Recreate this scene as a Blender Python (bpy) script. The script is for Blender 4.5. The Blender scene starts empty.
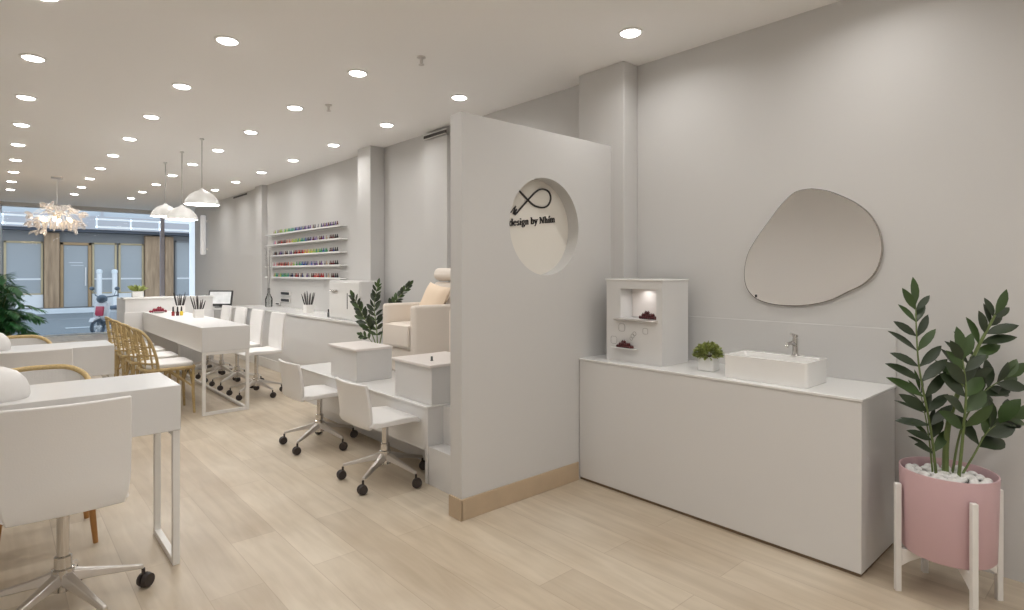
import bpy, math, random
from mathutils import Vector, Matrix
random.seed(7)
C = bpy.context.scene.collection
PI = math.pi
R = math.radians
CEIL = 2.685
WX = 3.21          # right wall

# ------------------------------------------------------------------ materials
def mat(name, col, rough=.5, metal=0, emit=None, es=0, coat=0, bump=None, vary=None, spec=.5):
    m = bpy.data.materials.new(name); m.use_nodes = True
    nt = m.node_tree; b = nt.nodes['Principled BSDF']
    b.inputs['Base Color'].default_value = (*col, 1)
    b.inputs['Roughness'].default_value = rough
    b.inputs['Metallic'].default_value = metal
    b.inputs['Specular IOR Level'].default_value = spec
    if coat: b.inputs['Coat Weight'].default_value = coat
    if emit:
        b.inputs['Emission Color'].default_value = (*emit, 1); b.inputs['Emission Strength'].default_value = es
    tc = nt.nodes.new('ShaderNodeTexCoord')
    if vary:                                    # (scale, amount)
        n = nt.nodes.new('ShaderNodeTexNoise'); n.inputs['Scale'].default_value = vary[0]; n.inputs['Detail'].default_value = 4
        nt.links.new(tc.outputs['Object'], n.inputs['Vector'])
        mx = nt.nodes.new('ShaderNodeMix'); mx.data_type = 'RGBA'
        a = vary[1]
        mx.inputs['A'].default_value = (*[c*(1-a) for c in col], 1); mx.inputs['B'].default_value = (*[min(1, c*(1+a)) for c in col], 1)
        nt.links.new(n.outputs['Fac'], mx.inputs['Factor']); nt.links.new(mx.outputs['Result'], b.inputs['Base Color'])
    if bump:                                    # (scale, strength)
        n = nt.nodes.new('ShaderNodeTexNoise'); n.inputs['Scale'].default_value = bump[0]; n.inputs['Detail'].default_value = 6
        nt.links.new(tc.outputs['Object'], n.inputs['Vector'])
        bp = nt.nodes.new('ShaderNodeBump'); bp.inputs['Strength'].default_value = bump[1]; bp.inputs['Distance'].default_value = .01
        nt.links.new(n.outputs['Fac'], bp.inputs['Height']); nt.links.new(bp.outputs['Normal'], b.inputs['Normal'])
    return m

M = {}
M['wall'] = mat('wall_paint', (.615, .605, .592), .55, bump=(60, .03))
M['wall_back'] = mat('wall_paint_rear', (.86, .85, .84), .6, bump=(60, .03))  # unseen walls, paler than the wall paint so the mirror looks brighter
M['ceil'] = mat('ceiling_paint', (.95, .935, .92), .7, bump=(50, .02))
M['lacquer'] = mat('white_lacquer', (.71, .70, .69), .28, vary=(3, .01))
M['lacquer_top'] = mat('white_solid_surface', (.82, .815, .80), .16, vary=(4, .008))
M['cermaic'] = mat('white_ceramic', (.86, .85, .83), .08, coat=.5, vary=(5, .01))
M['leather'] = mat('white_leatherette', (.80, .785, .77), .38, bump=(180, .06))
M['cream'] = mat('cream_leather', (.82, .745, .665), .42, bump=(120, .08))
M['peach'] = mat('peach_fabric', (.86, .70, .54), .8, bump=(200, .15))
M['chrome'] = mat('chrome', (.62, .60, .58), .16, 1, vary=(8, .03))
M['alu'] = mat('polished_aluminium', (.66, .63, .60), .3, 1, vary=(8, .04))
M['black'] = mat('black_plastic', (.018, .017, .018), .4, vary=(20, .2))
M['caster'] = mat('caster_rubber', (.035, .026, .024), .45, vary=(20, .2))
M['whitemetal'] = mat('white_powder_coat', (.80, .78, .75), .35, vary=(9, .01))
M['rattan'] = mat('rattan', (.46, .34, .16), .5, vary=(40, .3), bump=(90, .3))
M['rattan_pale'] = mat('pale_woven_rattan', (.62, .46, .22), .6, vary=(90, .35), bump=(140, .4))
M['oakleg'] = mat('orange_wood_leg', (.45, .22, .07), .45, vary=(14, .2))
M['basewood'] = mat('wood_baseboard', (.50, .385, .265), .5, vary=(6, .18))
M['gap'] = mat('dark_plinth', (.20, .14, .09), .7, vary=(8, .2))
M['pink'] = mat('pink_planter_metal', (.66, .45, .48), .45, vary=(3, .05))
M['peb'] = mat('white_pebble', (.78, .77, .75), .5, vary=(9, .07), bump=(30, .1))
M['soil'] = mat('soil', (.05, .03, .02), .9, vary=(40, .4))
M['zz'] = mat('glossy_dark_leaf', (.026, .042, .018), .36, vary=(7, .45))
M['zz2'] = mat('glossy_green_leaf', (.045, .085, .022), .36, vary=(7, .35))
M['zzstem'] = mat('leaf_stalk', (.14, .19, .06), .5, vary=(20, .3))
M['palm'] = mat('palm_leaf', (.02, .11, .028), .45, vary=(12, .4))
M['bush'] = mat('lime_succulent', (.25, .29, .08), .5, vary=(60, .6))
M['berry'] = mat('dark_red_berry', (.075, .012, .014), .3, vary=(40, .5))
M['red'] = mat('crimson_berry', (.22, .01, .03), .35, vary=(40, .5))
M['ink'] = mat('black_lettering', (.015, .012, .012), .4, vary=(30, .2))
M['niche'] = mat('niche_back_paint', (.76, .725, .66), .55, vary=(2, .015))
M['niche_in'] = mat('cabinet_interior', (.84, .79, .76), .35, vary=(2, .01))
M['mirror'] = mat('mirror_glass', (.90, .885, .87), .03, 1, vary=(1, .004))
M['mirror_edge'] = mat('mirror_edge', (.42, .39, .36), .25, .6, vary=(9, .05))
M['grille'] = mat('dark_grille', (.05, .045, .04), .6, vary=(30, .2))
M['lens'] = mat('downlight_lens', (1, 1, 1), .4, emit=(1, .98, .94), es=14, vary=(2, .001))
M['ring'] = mat('downlight_trim', (.85, .84, .82), .4, vary=(5, .01))
M['shade'] = mat('white_enamel_shade', (.68, .67, .65), .35, vary=(4, .01))
M['warmbulb'] = mat('warm_bulb', (1, .9, .8), .4, emit=(1, .72, .42), es=14, vary=(2, .001))
M['tube'] = mat('lit_acrylic_tube', (.9, .9, .9), .3, emit=(.95, .97, 1), es=.22, vary=(2, .001))
M['screen'] = mat('lit_display_glass', (.5, .5, .5), .2, emit=(.75, .76, .76), es=.42, vary=(14, .4))
M['grey'] = mat('dark_grey_plastic', (.12, .125, .125), .4, vary=(20, .1))
M['twig'] = mat('pale_grey_twig', (.34, .33, .32), .7, vary=(20, .2))
M['toolgrey'] = mat('graphite_tool', (.07, .06, .06), .4, vary=(20, .3))
M['framewhite'] = mat('shopfront_aluminium', (.85, .90, .93), .35, vary=(5, .02))
def trans_mat(name, col):
    m = bpy.data.materials.new(name); m.use_nodes = True; nt = m.node_tree; nt.nodes.clear(); N = nt.nodes.new; L = nt.links.new
    o = N('ShaderNodeOutputMaterial'); a = N('ShaderNodeMixShader'); t = N('ShaderNodeBsdfTranslucent'); d = N('ShaderNodeBsdfDiffuse')
    t.inputs['Color'].default_value = (*col, 1); d.inputs['Color'].default_value = (*col, 1); a.inputs['Fac'].default_value = .4
    L(t.outputs[0], a.inputs[1]); L(d.outputs[0], a.inputs[2]); L(a.outputs[0], o.inputs['Surface']); return m
M['led'] = mat('led_profile', (.9, .95, 1), .4, emit=(.70, .86, 1), es=.75, vary=(3, .01))  # brightness of the window bars put in as emission; they are no lamps
M['opal'] = trans_mat('opal_glazing_bar', (.93, .96, .98))
M['framelilac'] = mat('pale_lilac_post', (.62, .60, .68), .4, vary=(5, .02))
# street
M['fac'] = mat('blue_grey_render', (0.3, 0.31, 0.32), .7, vary=(.8, .08))
M['facup'] = mat('pale_blue_cladding', (0.55, 0.6, 0.63), .6, vary=(.6, .06))
M['fascia'] = mat('lilac_fascia', (0.5, 0.5, 0.53), .6, vary=(.5, .06))
M['darkline'] = mat('dark_soffit', (.07, .08, .10), .7, vary=(3, .1))  # shadow under the eave, painted as a dark strip
M['pane'] = mat('shop_pane_opposite', (0.4, 0.43, 0.45), .25, vary=(.8, .1))
M['lowpane'] = mat('pale_stall_riser', (0.8, 0.82, 0.83), .4, vary=(.8, .05))
M['tan'] = mat('tan_timber_frame', (0.55, 0.45, 0.28), .6, vary=(3, .15))
M['tan2'] = mat('brown_timber_frame', (0.45, 0.3, 0.16), .6, vary=(3, .15))
M['pave'] = mat('pavement', (0.3, 0.32, 0.34), .8, vary=(2, .1))
M['kerb'] = mat('kerb_stone', (0.72, 0.77, 0.8), .7, vary=(2, .05))
M['road'] = mat('asphalt', (0.2, 0.225, 0.24), .8, vary=(3, .15))
M['bodywhite'] = mat('scooter_paint', (.75, .78, .82), .25, coat=.5, vary=(5, .02))
M['bodygrey'] = mat('scooter_grey_plastic', (.13, .18, .23), .4, vary=(9, .2))
M['bodyred'] = mat('scooter_red_panel', (.60, .07, .13), .3, vary=(9, .1))
M['seat_blue'] = mat('scooter_seat', (.10, .14, .19), .5, vary=(9, .1))

def wave_wood(name, ca, cb, sx, axis='Z'):
    m = mat(name, ca, .6); nt = m.node_tree; b = nt.nodes['Principled BSDF']
    tc = nt.nodes.new('ShaderNodeTexCoord'); mp = nt.nodes.new('ShaderNodeMapping')
    mp.inputs['Scale'].default_value = (sx, sx, .6)
    n = nt.nodes.new('ShaderNodeTexNoise'); n.inputs['Scale'].default_value = 2; n.inputs['Detail'].default_value = 5
    cr = nt.nodes.new('ShaderNodeValToRGB'); cr.color_ramp.elements[0].position = .35; cr.color_ramp.elements[1].position = .7
    cr.color_ramp.elements[0].color = (*ca, 1); cr.color_ramp.elements[1].color = (*cb, 1)
    nt.links.new(tc.outputs['Object'], mp.inputs['Vector']); nt.links.new(mp.outputs['Vector'], n.inputs['Vector'])
    nt.links.new(n.outputs['Fac'], cr.inputs['Fac']); nt.links.new(cr.outputs['Color'], b.inputs['Base Color'])
    return m
M['plankwall'] = wave_wood('vertical_plank_cladding', (.30, .20, .12), (.50, .35, .22), 5)

def glass_mat(name, tint=(1, 1, 1), ior=1.35, rough=.0, amount=1.0):
    m = bpy.data.materials.new(name); m.use_nodes = True; nt = m.node_tree; nt.nodes.clear()
    o = nt.nodes.new('ShaderNodeOutputMaterial'); mx = nt.nodes.new('ShaderNodeMixShader')
    t = nt.nodes.new('ShaderNodeBsdfTransparent'); g = nt.nodes.new('ShaderNodeBsdfGlossy'); f = nt.nodes.new('ShaderNodeFresnel')
    t.inputs['Color'].default_value = (*tint, 1); g.inputs['Roughness'].default_value = rough; f.inputs['IOR'].default_value = ior
    nt.links.new(f.outputs['Fac'], mx.inputs['Fac']); nt.links.new(t.outputs[0], mx.inputs[1]); nt.links.new(g.outputs[0], mx.inputs[2])
    nt.links.new(mx.outputs[0], o.inputs['Surface']); return m
M['glass'] = glass_mat('window_glass', (.97, .985, 1.0), 1.22)
def crystal_mat():
    m = bpy.data.materials.new('frosted_crystal'); m.use_nodes = True; nt = m.node_tree; nt.nodes.clear()
    N = nt.nodes.new; o = N('ShaderNodeOutputMaterial'); a = N('ShaderNodeMixShader'); b = N('ShaderNodeMixShader')
    t = N('ShaderNodeBsdfTransparent'); tl = N('ShaderNodeBsdfTranslucent'); d = N('ShaderNodeBsdfDiffuse'); g = N('ShaderNodeBsdfGlossy'); e = N('ShaderNodeMixShader')
    tl.inputs['Color'].default_value = (.95, .90, .86, 1); d.inputs['Color'].default_value = (.93, .89, .86, 1); g.inputs['Roughness'].default_value = .15
    a.inputs['Fac'].default_value = .5; b.inputs['Fac'].default_value = .45; e.inputs['Fac'].default_value = .12
    L = nt.links.new; L(tl.outputs[0], a.inputs[1]); L(d.outputs[0], a.inputs[2]); L(t.outputs[0], b.inputs[1]); L(a.outputs[0], b.inputs[2])
    L(b.outputs[0], e.inputs[1]); L(g.outputs[0], e.inputs[2]); L(e.outputs[0], o.inputs['Surface']); return m
M['crystal'] = crystal_mat()
M['vaseglass'] = glass_mat('vase_glass', (.95, .96, .96), 1.45, .05)

def floor_mat():
    m = bpy.data.materials.new('light_oak_planks'); m.use_nodes = True; nt = m.node_tree; b = nt.nodes['Principled BSDF']
    L = nt.links.new
    tc = nt.nodes.new('ShaderNodeTexCoord')
    mp = nt.nodes.new('ShaderNodeMapping'); mp.inputs['Rotation'].default_value = (0, 0, R(90))
    L(tc.outputs['Object'], mp.inputs['Vector'])
    def brick(c1, c2, mc, ms):
        k = nt.nodes.new('ShaderNodeTexBrick'); k.offset = .37; k.inputs['Scale'].default_value = 1
        k.inputs['Brick Width'].default_value = 1.25; k.inputs['Row Height'].default_value = .21
        k.inputs['Mortar Size'].default_value = ms; k.inputs['Mortar Smooth'].default_value = .3
        k.inputs['Color1'].default_value = (*c1, 1); k.inputs['Color2'].default_value = (*c2, 1); k.inputs['Mortar'].default_value = (*mc, 1)
        L(mp.outputs['Vector'], k.inputs['Vector']); return k
    k = brick((.51, .43, .33), (.62, .54, .43), (.46, .38, .29), .0018)
    mp2 = nt.nodes.new('ShaderNodeMapping'); mp2.inputs['Scale'].default_value = (9, 1.0, 1)
    L(tc.outputs['Object'], mp2.inputs['Vector'])
    n = nt.nodes.new('ShaderNodeTexNoise'); n.inputs['Scale'].default_value = 2.2; n.inputs['Detail'].default_value = 7; n.inputs['Distortion'].default_value = .6
    L(mp2.outputs['Vector'], n.inputs['Vector'])
    n2 = nt.nodes.new('ShaderNodeTexNoise'); n2.inputs['Scale'].default_value = 1.6; n2.inputs['Detail'].default_value = 3
    L(tc.outputs['Object'], n2.inputs['Vector'])
    cr = nt.nodes.new('ShaderNodeValToRGB'); cr.color_ramp.elements[0].position = .3; cr.color_ramp.elements[1].position = .75
    cr.color_ramp.elements[0].color = (.87, .85, .82, 1); cr.color_ramp.elements[1].color = (1.07, 1.07, 1.07, 1)
    L(n.outputs['Fac'], cr.inputs['Fac'])
    cr2 = nt.nodes.new('ShaderNodeValToRGB'); cr2.color_ramp.elements[0].position = .35; cr2.color_ramp.elements[1].position = .68
    cr2.color_ramp.elements[0].color = (.90, .87, .83, 1); cr2.color_ramp.elements[1].color = (1.08, 1.10, 1.13, 1)
    L(n2.outputs['Fac'], cr2.inputs['Fac'])
    def mul(a, c):
        x = nt.nodes.new('ShaderNodeMix'); x.data_type = 'RGBA'; x.blend_type = 'MULTIPLY'; x.inputs['Factor'].default_value = 1
        L(a, x.inputs['A']); L(c, x.inputs['B']); return x.outputs['Result']
    L(mul(mul(k.outputs['Color'], cr.outputs['Color']), cr2.outputs['Color']), b.inputs['Base Color'])
    b.inputs['Roughness'].default_value = .42
    bp = nt.nodes.new('ShaderNodeBump'); bp.inputs['Strength'].default_value = .05; bp.inputs['Distance'].default_value = .004
    L(n.outputs['Fac'], bp.inputs['Height']); L(bp.outputs['Normal'], b.inputs['Normal'])
    return m
M['floor'] = floor_mat()

# ------------------------------------------------------------------ mesh helpers
class MB:
    def __init__(s): s.v = []; s.f = []; s.m = []
    def add(s, vs, fs, mi=0):
        n = len(s.v); s.v += [tuple(v) for v in vs]; s.f += [tuple(i+n for i in f) for f in fs]; s.m += [mi]*len(fs); return s
    def box(s, x0, x1, y0, y1, z0, z1, T=None, mi=0):
        vs = [Vector((x, y, z)) for z in (z0, z1) for y in (y0, y1) for x in (x0, x1)]
        if T is not None: vs = [T @ v for v in vs]
        return s.add(vs, [(0, 2, 3, 1), (4, 5, 7, 6), (0, 1, 5, 4), (2, 6, 7, 3), (0, 4, 6, 2), (1, 3, 7, 5)], mi)
    def tube(s, pts, r, n=8, closed=False, mi=0, caps=True):
        pts = [Vector(p) for p in pts]; k = len(pts)
        rs = list(r) if isinstance(r, (list, tuple)) else [r]*k
        rings = []; up = Vector((0, 0, 1)); prev = None
        for i, p in enumerate(pts):
            a = pts[(i-1) % k] if (i > 0 or closed) else p; b = pts[(i+1) % k] if (i < k-1 or closed) else p
            t = (b-a).normalized()
            if prev is None:
                u = t.cross(up)
                if u.length < 1e-3: u = t.cross(Vector((1, 0, 0)))
            else:
                u = prev - t*prev.dot(t)
                if u.length < 1e-4: u = t.cross(up)
            u.normalize(); w = t.cross(u); prev = u
            rings.append([p + (u*math.cos(2*PI*j/n) + w*math.sin(2*PI*j/n))*rs[i] for j in range(n)])
        vs = [v for q in rings for v in q]; fs = []
        for i in range(k if closed else k-1):
            i2 = (i+1) % k
            for j in range(n): fs.append((i*n+j, i*n+(j+1) % n, i2*n+(j+1) % n, i2*n+j))
        if caps and not closed: fs += [tuple(reversed(range(n))), tuple((k-1)*n+j for j in range(n))]
        return s.add(vs, fs, mi)
    def cyl(s, p0, p1, r0, r1=None, n=20, mi=0): return s.tube([p0, p1], [r0, r0 if r1 is None else r1], n, mi=mi)
    def lathe(s, prof, c=(0, 0, 0), n=32, mi=0, sx=1, sy=1):
        vs = []; fs = []; k = len(prof)
        for (r, z) in prof:
            for j in range(n): a = 2*PI*j/n; vs.append((c[0]+r*sx*math.cos(a), c[1]+r*sy*math.sin(a), c[2]+z))
        for i in range(k-1):
            for j in range(n): fs.append((i*n+j, i*n+(j+1) % n, (i+1)*n+(j+1) % n, (i+1)*n+j))
        if prof[0][0] > 1e-5: fs.append(tuple(reversed(range(n))))
        if prof[-1][0] > 1e-5: fs.append(tuple((k-1)*n+j for j in range(n)))
        return s.add(vs, fs, mi)
    def ball(s, c, r, n=12, sz=1., mi=0, T=None):
        prof = [(max(1e-6, math.sin(PI*i/(n//2+1))), -math.cos(PI*i/(n//2+1))) for i in range(n//2+2)]
        rx, ry, rz = (r, r, r*sz) if not isinstance(r, (tuple, list)) else r
        vs = []; fs = []; k = len(prof)
        for (q, z) in prof:
            for j in range(n):
                a = 2*PI*j/n; v = Vector((q*rx*math.cos(a), q*ry*math.sin(a), z*rz))
                if T is not None: v = T @ v
                vs.append(v+Vector(c))
        for i in range(k-1):
            for j in range(n): fs.append((i*n+j, i*n+(j+1) % n, (i+1)*n+(j+1) % n, (i+1)*n+j))
        return s.add(vs, fs, mi)
    def prism(s, poly, d, axis=2, base=0., mi=0):
        """poly in the two other axes (cyclic order), extruded from base to base+d along axis"""
        def P(a, b, c):
            return {2: (a, b, c), 1: (a, c, b), 0: (c, a, b)}[axis]
        n = len(poly)
        vs = [P(a, b, base) for a, b in poly]+[P(a, b, base+d) for a, b in poly]
        fs = [tuple(reversed(range(n))), tuple(range(n, 2*n))]+[(i, (i+1) % n, n+(i+1) % n, n+i) for i in range(n)]
        return s.add(vs, fs, mi)
    def leaf(s, base, d, nrm, L, W, fold=.18, mi=0, curl=.08):
        d = Vector(d).normalized(); nrm = Vector(nrm); nrm = (nrm-d*nrm.dot(d)).normalized(); sd = d.cross(nrm)
        prof = [(0, .06), (.12, .34), (.3, .82), (.5, 1), (.7, .88), (.87, .5), (1, .02)]
        vs = []
        for t, w in prof:
            c = Vector(base)+d*(L*t)-nrm*(curl*L*t*t)
            vs += [c-sd*(W/2*w)+nrm*(fold*W*w*.5), c, c+sd*(W/2*w)+nrm*(fold*W*w*.5)]
        th = nrm*(-.0009)
        n = len(vs); vs2 = [v+th for v in vs]; fs = []
        for i in range(len(prof)-1):
            a = i*3
            fs += [(a, a+1, a+4, a+3), (a+1, a+2, a+5, a+4), (n+a+3, n+a+4, n+a+1, n+a), (n+a+4, n+a+5, n+a+2, n+a+1)]
            fs += [(a, a+3, n+a+3, n+a), (a+5, a+2, n+a+2, n+a+5)]
        return s.add(vs+vs2, fs, mi)
    def build(s, name, m, parent=None, bevel=0, smooth=True, seg=2):
        me = bpy.data.meshes.new(name); me.from_pydata(s.v, [], s.f)
        for x in (m if isinstance(m, (list, tuple)) else [m]): me.materials.append(x)
        me.polygons.foreach_set('material_index', s.m)
        me.validate(); me.update()
        import bmesh
        b = bmesh.new(); b.from_mesh(me); bmesh.ops.recalc_face_normals(b, faces=b.faces); b.to_mesh(me); b.free()
        if smooth:
            me.polygons.foreach_set('use_smooth', [True]*len(me.polygons))
            me.set_sharp_from_angle(angle=R(38))
        o = bpy.data.objects.new(name, me); C.objects.link(o)
        if parent: o.parent = parent
        if bevel:
            bv = o.modifiers.new('bevel', 'BEVEL'); bv.width = bevel; bv.segments = seg; bv.limit_method = 'ANGLE'; bv.angle_limit = R(40); bv.harden_normals = False
        return o

def tag(o, label=None, cat=None, group=None, kind=None):
    if label: o['label'] = label
    if cat: o['category'] = cat
    if group: o['group'] = group
    if kind: o['kind'] = kind
    return o
def thing(name, loc, label, cat, rz=0, group=None):
    o = bpy.data.objects.new(name, None); C.objects.link(o); o.location = loc; o.rotation_euler = (0, 0, rz)
    o.empty_display_size = .1
    return tag(o, label, cat, group)
def struct(o): o['kind'] = 'structure'; return o
def copy_tree(o, parent=None, label=None):
    c = o.copy(); C.objects.link(c)
    if parent: c.parent = parent
    if label: c['label'] = label
    for ch in list(o.children): copy_tree(ch, c)
    return c
def T(loc=(0, 0, 0), rx=0, ry=0, rz=0):
    return Matrix.Translation(loc) @ Matrix.Rotation(rz, 4, 'Z') @ Matrix.Rotation(ry, 4, 'Y') @ Matrix.Rotation(rx, 4, 'X')
def rrect(x0, x1, y0, y1, r, n=6):
    out = []
    for cx, cy, a in ((x1-r, y1-r, 0), (x0+r, y1-r, 90), (x0+r, y0+r, 180), (x1-r, y0+r, 270)):
        for i in range(n+1): q = R(a+90*i/n); out.append((cx+r*math.cos(q), cy+r*math.sin(q)))
    return out

# ------------------------------------------------------------------ the room
YF = 15.0; YB = -2.6; XL = -1.75; WX2 = 3.60
struct(MB().box(XL-.1, WX2+.1, YB-.1, YF+.1, -.1, 0).build('floor', M['floor'], smooth=False))
struct(MB().box(XL-.1, WX2+.1, YB-.1, YF+.1, CEIL, CEIL+.1).build('ceiling', M['ceil'], smooth=False))
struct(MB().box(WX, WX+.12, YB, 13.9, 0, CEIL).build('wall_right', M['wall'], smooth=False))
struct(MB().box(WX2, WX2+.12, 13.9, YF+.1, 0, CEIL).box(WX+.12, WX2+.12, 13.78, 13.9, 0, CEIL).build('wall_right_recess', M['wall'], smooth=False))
struct(MB().box(XL-.12, XL, YB, YF, 0, CEIL).build('wall_left', M['wall_back'], smooth=False))
struct(MB().box(XL, WX, YB-.12, YB, 0, CEIL).build('wall_rear', M['wall_back'], smooth=False))
struct(MB().box(XL, WX2, YF-.02, YF+.1, 2.60, CEIL)  .box(XL, .035, YF-.02, YF+.1, 0, 2.60).build('wall_front', M['wall'], smooth=False))
# pilasters on the right wall
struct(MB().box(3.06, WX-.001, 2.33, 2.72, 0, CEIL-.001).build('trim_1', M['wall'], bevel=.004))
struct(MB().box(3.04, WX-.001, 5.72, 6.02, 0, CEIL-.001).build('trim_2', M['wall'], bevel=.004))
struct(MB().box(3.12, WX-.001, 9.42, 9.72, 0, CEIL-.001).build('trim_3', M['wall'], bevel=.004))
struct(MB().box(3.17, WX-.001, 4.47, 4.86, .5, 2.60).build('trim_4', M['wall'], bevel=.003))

# sign partition with a round niche
PX0, PX1, PY0, PY1, PZ = 1.82, 3.209, 2.435, 2.535, 2.143
hx, hz, hr = 2.445, 1.573, .29
def partition():
    mb = MB(); angs = sorted(set([2*PI*i/96 for i in range(96)] + [math.atan2(z-hz, x-hx) % (2*PI) for x in (PX0, PX1) for z in (0, PZ)]))
    n = len(angs); inn = []; out = []; bk = []
    for a in angs:
        c, s_ = math.cos(a), math.sin(a); t = 1e9
        if c > 1e-9: t = min(t, (PX1-hx)/c)
        if c < -1e-9: t = min(t, (PX0-hx)/c)
        if s_ > 1e-9: t = min(t, (PZ-hz)/s_)
        if s_ < -1e-9: t = min(t, (0-hz)/s_)
        inn.append((hx+hr*c, PY0, hz+hr*s_)); out.append((hx+t*c, PY0, hz+t*s_)); bk.append((hx+hr*c, PY0+.088, hz+hr*s_))
    vs = inn+out+bk; fs = []
    for i in range(n):
        j = (i+1) % n; fs.append((i, n+i, n+j, j)); fs.append((i, j, 2*n+j, 2*n+i))
    mb.add(vs, fs); mb.add(bk, [tuple(range(n))], 1)
    c = [(PX0, PY0, 0), (PX1, PY0, 0), (PX1, PY1, 0), (PX0, PY1, 0)]; t = [(x, y, PZ) for x, y, _ in c]
    mb.add(c+t, [(1, 2, 6, 5), (2, 3, 7, 6), (3, 0, 4, 7), (4, 5, 6, 7), (0, 3, 2, 1)])
    me = bpy.data.meshes.new('wall_partition'); me.from_pydata(mb.v, [], mb.f)
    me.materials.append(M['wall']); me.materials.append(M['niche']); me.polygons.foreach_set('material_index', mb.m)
    import bmesh
    b = bmesh.new(); b.from_mesh(me); bmesh.ops.remove_doubles(b, verts=b.verts, dist=1e-5); bmesh.ops.recalc_face_normals(b, faces=b.faces); b.to_mesh(me); b.free()
    o = bpy.data.objects.new('wall_partition', me); C.objects.link(o); return struct(o)
partition()
struct(MB().box(1.811, 2.727, 2.424, 2.4345, 0, .112).box(1.808, 1.8195, 2.424, 2.535, 0, .112).build('baseboard_partition', M['basewood'], bevel=.002))

# logo on the niche back: flourish and lettering
yb = PY0+.088-.004
def camx(u, v, Y):                                   # measured pixel -> point on the plane y = Y of the niche
    f = 578.; a = (-.66596, .74598); b = (.74598, .66596)
    lat = (u-512)/f; t = Y/(lat*a[0]+a[1]); return ((lat*b[0]+b[1])*t, 1.3-(v-272.5)/f*t)
def lp(x, y): return camx(500+x/9.3875, 175+y/9.3875, yb)
def smooth_curve(p, n=8, closed=False):
    out = []
    for i in range(len(p)-1):
        p0 = p[max(i-1, 0)]; p1 = p[i]; p2 = p[i+1]; p3 = p[min(i+2, len(p)-1)]
        for k in range(n):
            t = k/n
            out.append(tuple(.5*((2*p1[q])+(-p0[q]+p2[q])*t+(2*p0[q]-5*p1[q]+4*p2[q]-p3[q])*t*t+(-p0[q]+3*p1[q]-3*p2[q]+p3[q])*t**3) for q in range(len(p1))))
    out.append(tuple(p[-1])); return out
def ribbon(mb, pts, w, th=.003):                      # flat stroke with thickness, in the xz plane
    k = len(pts); ws = w if isinstance(w, list) else [w]*k; vs = []
    for i, (x, z) in enumerate(pts):
        a = pts[max(i-1, 0)]; b = pts[min(i+1, k-1)]; dx, dz = b[0]-a[0], b[1]-a[1]; l = math.hypot(dx, dz) or 1
        nx, nz = -dz/l*ws[i]/2, dx/l*ws[i]/2
        vs += [(x+nx, yb-th, z+nz), (x-nx, yb-th, z-nz), (x+nx, yb+.003, z+nz), (x-nx, yb+.003, z-nz)]
    fs = []
    for i in range(k-1):
        a = 4*i; b = a+4; fs += [(a, a+1, b+1, b), (a+2, b+2, b+3, a+3), (a, b, b+2, a+2), (a+1, a+3, b+3, b+1)]
    fs += [(0, 2, 3, 1), (4*k-4, 4*k-3, 4*k-1, 4*k-2)]
    mb.add(vs, fs)
sign = thing('wall_sign', (0, 0, 0), 'black script flourish and design by Nhim lettering in the round wall niche', 'sign')
mb = MB()
loop = [(182, 150), (222, 192), (262, 235), (320, 285), (395, 306), (450, 285), (476, 222), (457, 158), (400, 133), (340, 155), (262, 235), (205, 300), (160, 352), (140, 372)]
ribbon(mb, smooth_curve([lp(*q) for q in loop]), .0095)
for zz in ([(100, 355), (122, 322), (148, 292)], [(148, 292), (132, 335), (122, 366)], [(122, 366), (142, 335), (158, 318)], [(158, 318), (142, 350), (134, 372)]):
    ribbon(mb, smooth_curve([lp(*q) for q in zz], 5), .005)
mb.build('flourish', M['ink'], sign, smooth=False)
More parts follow.
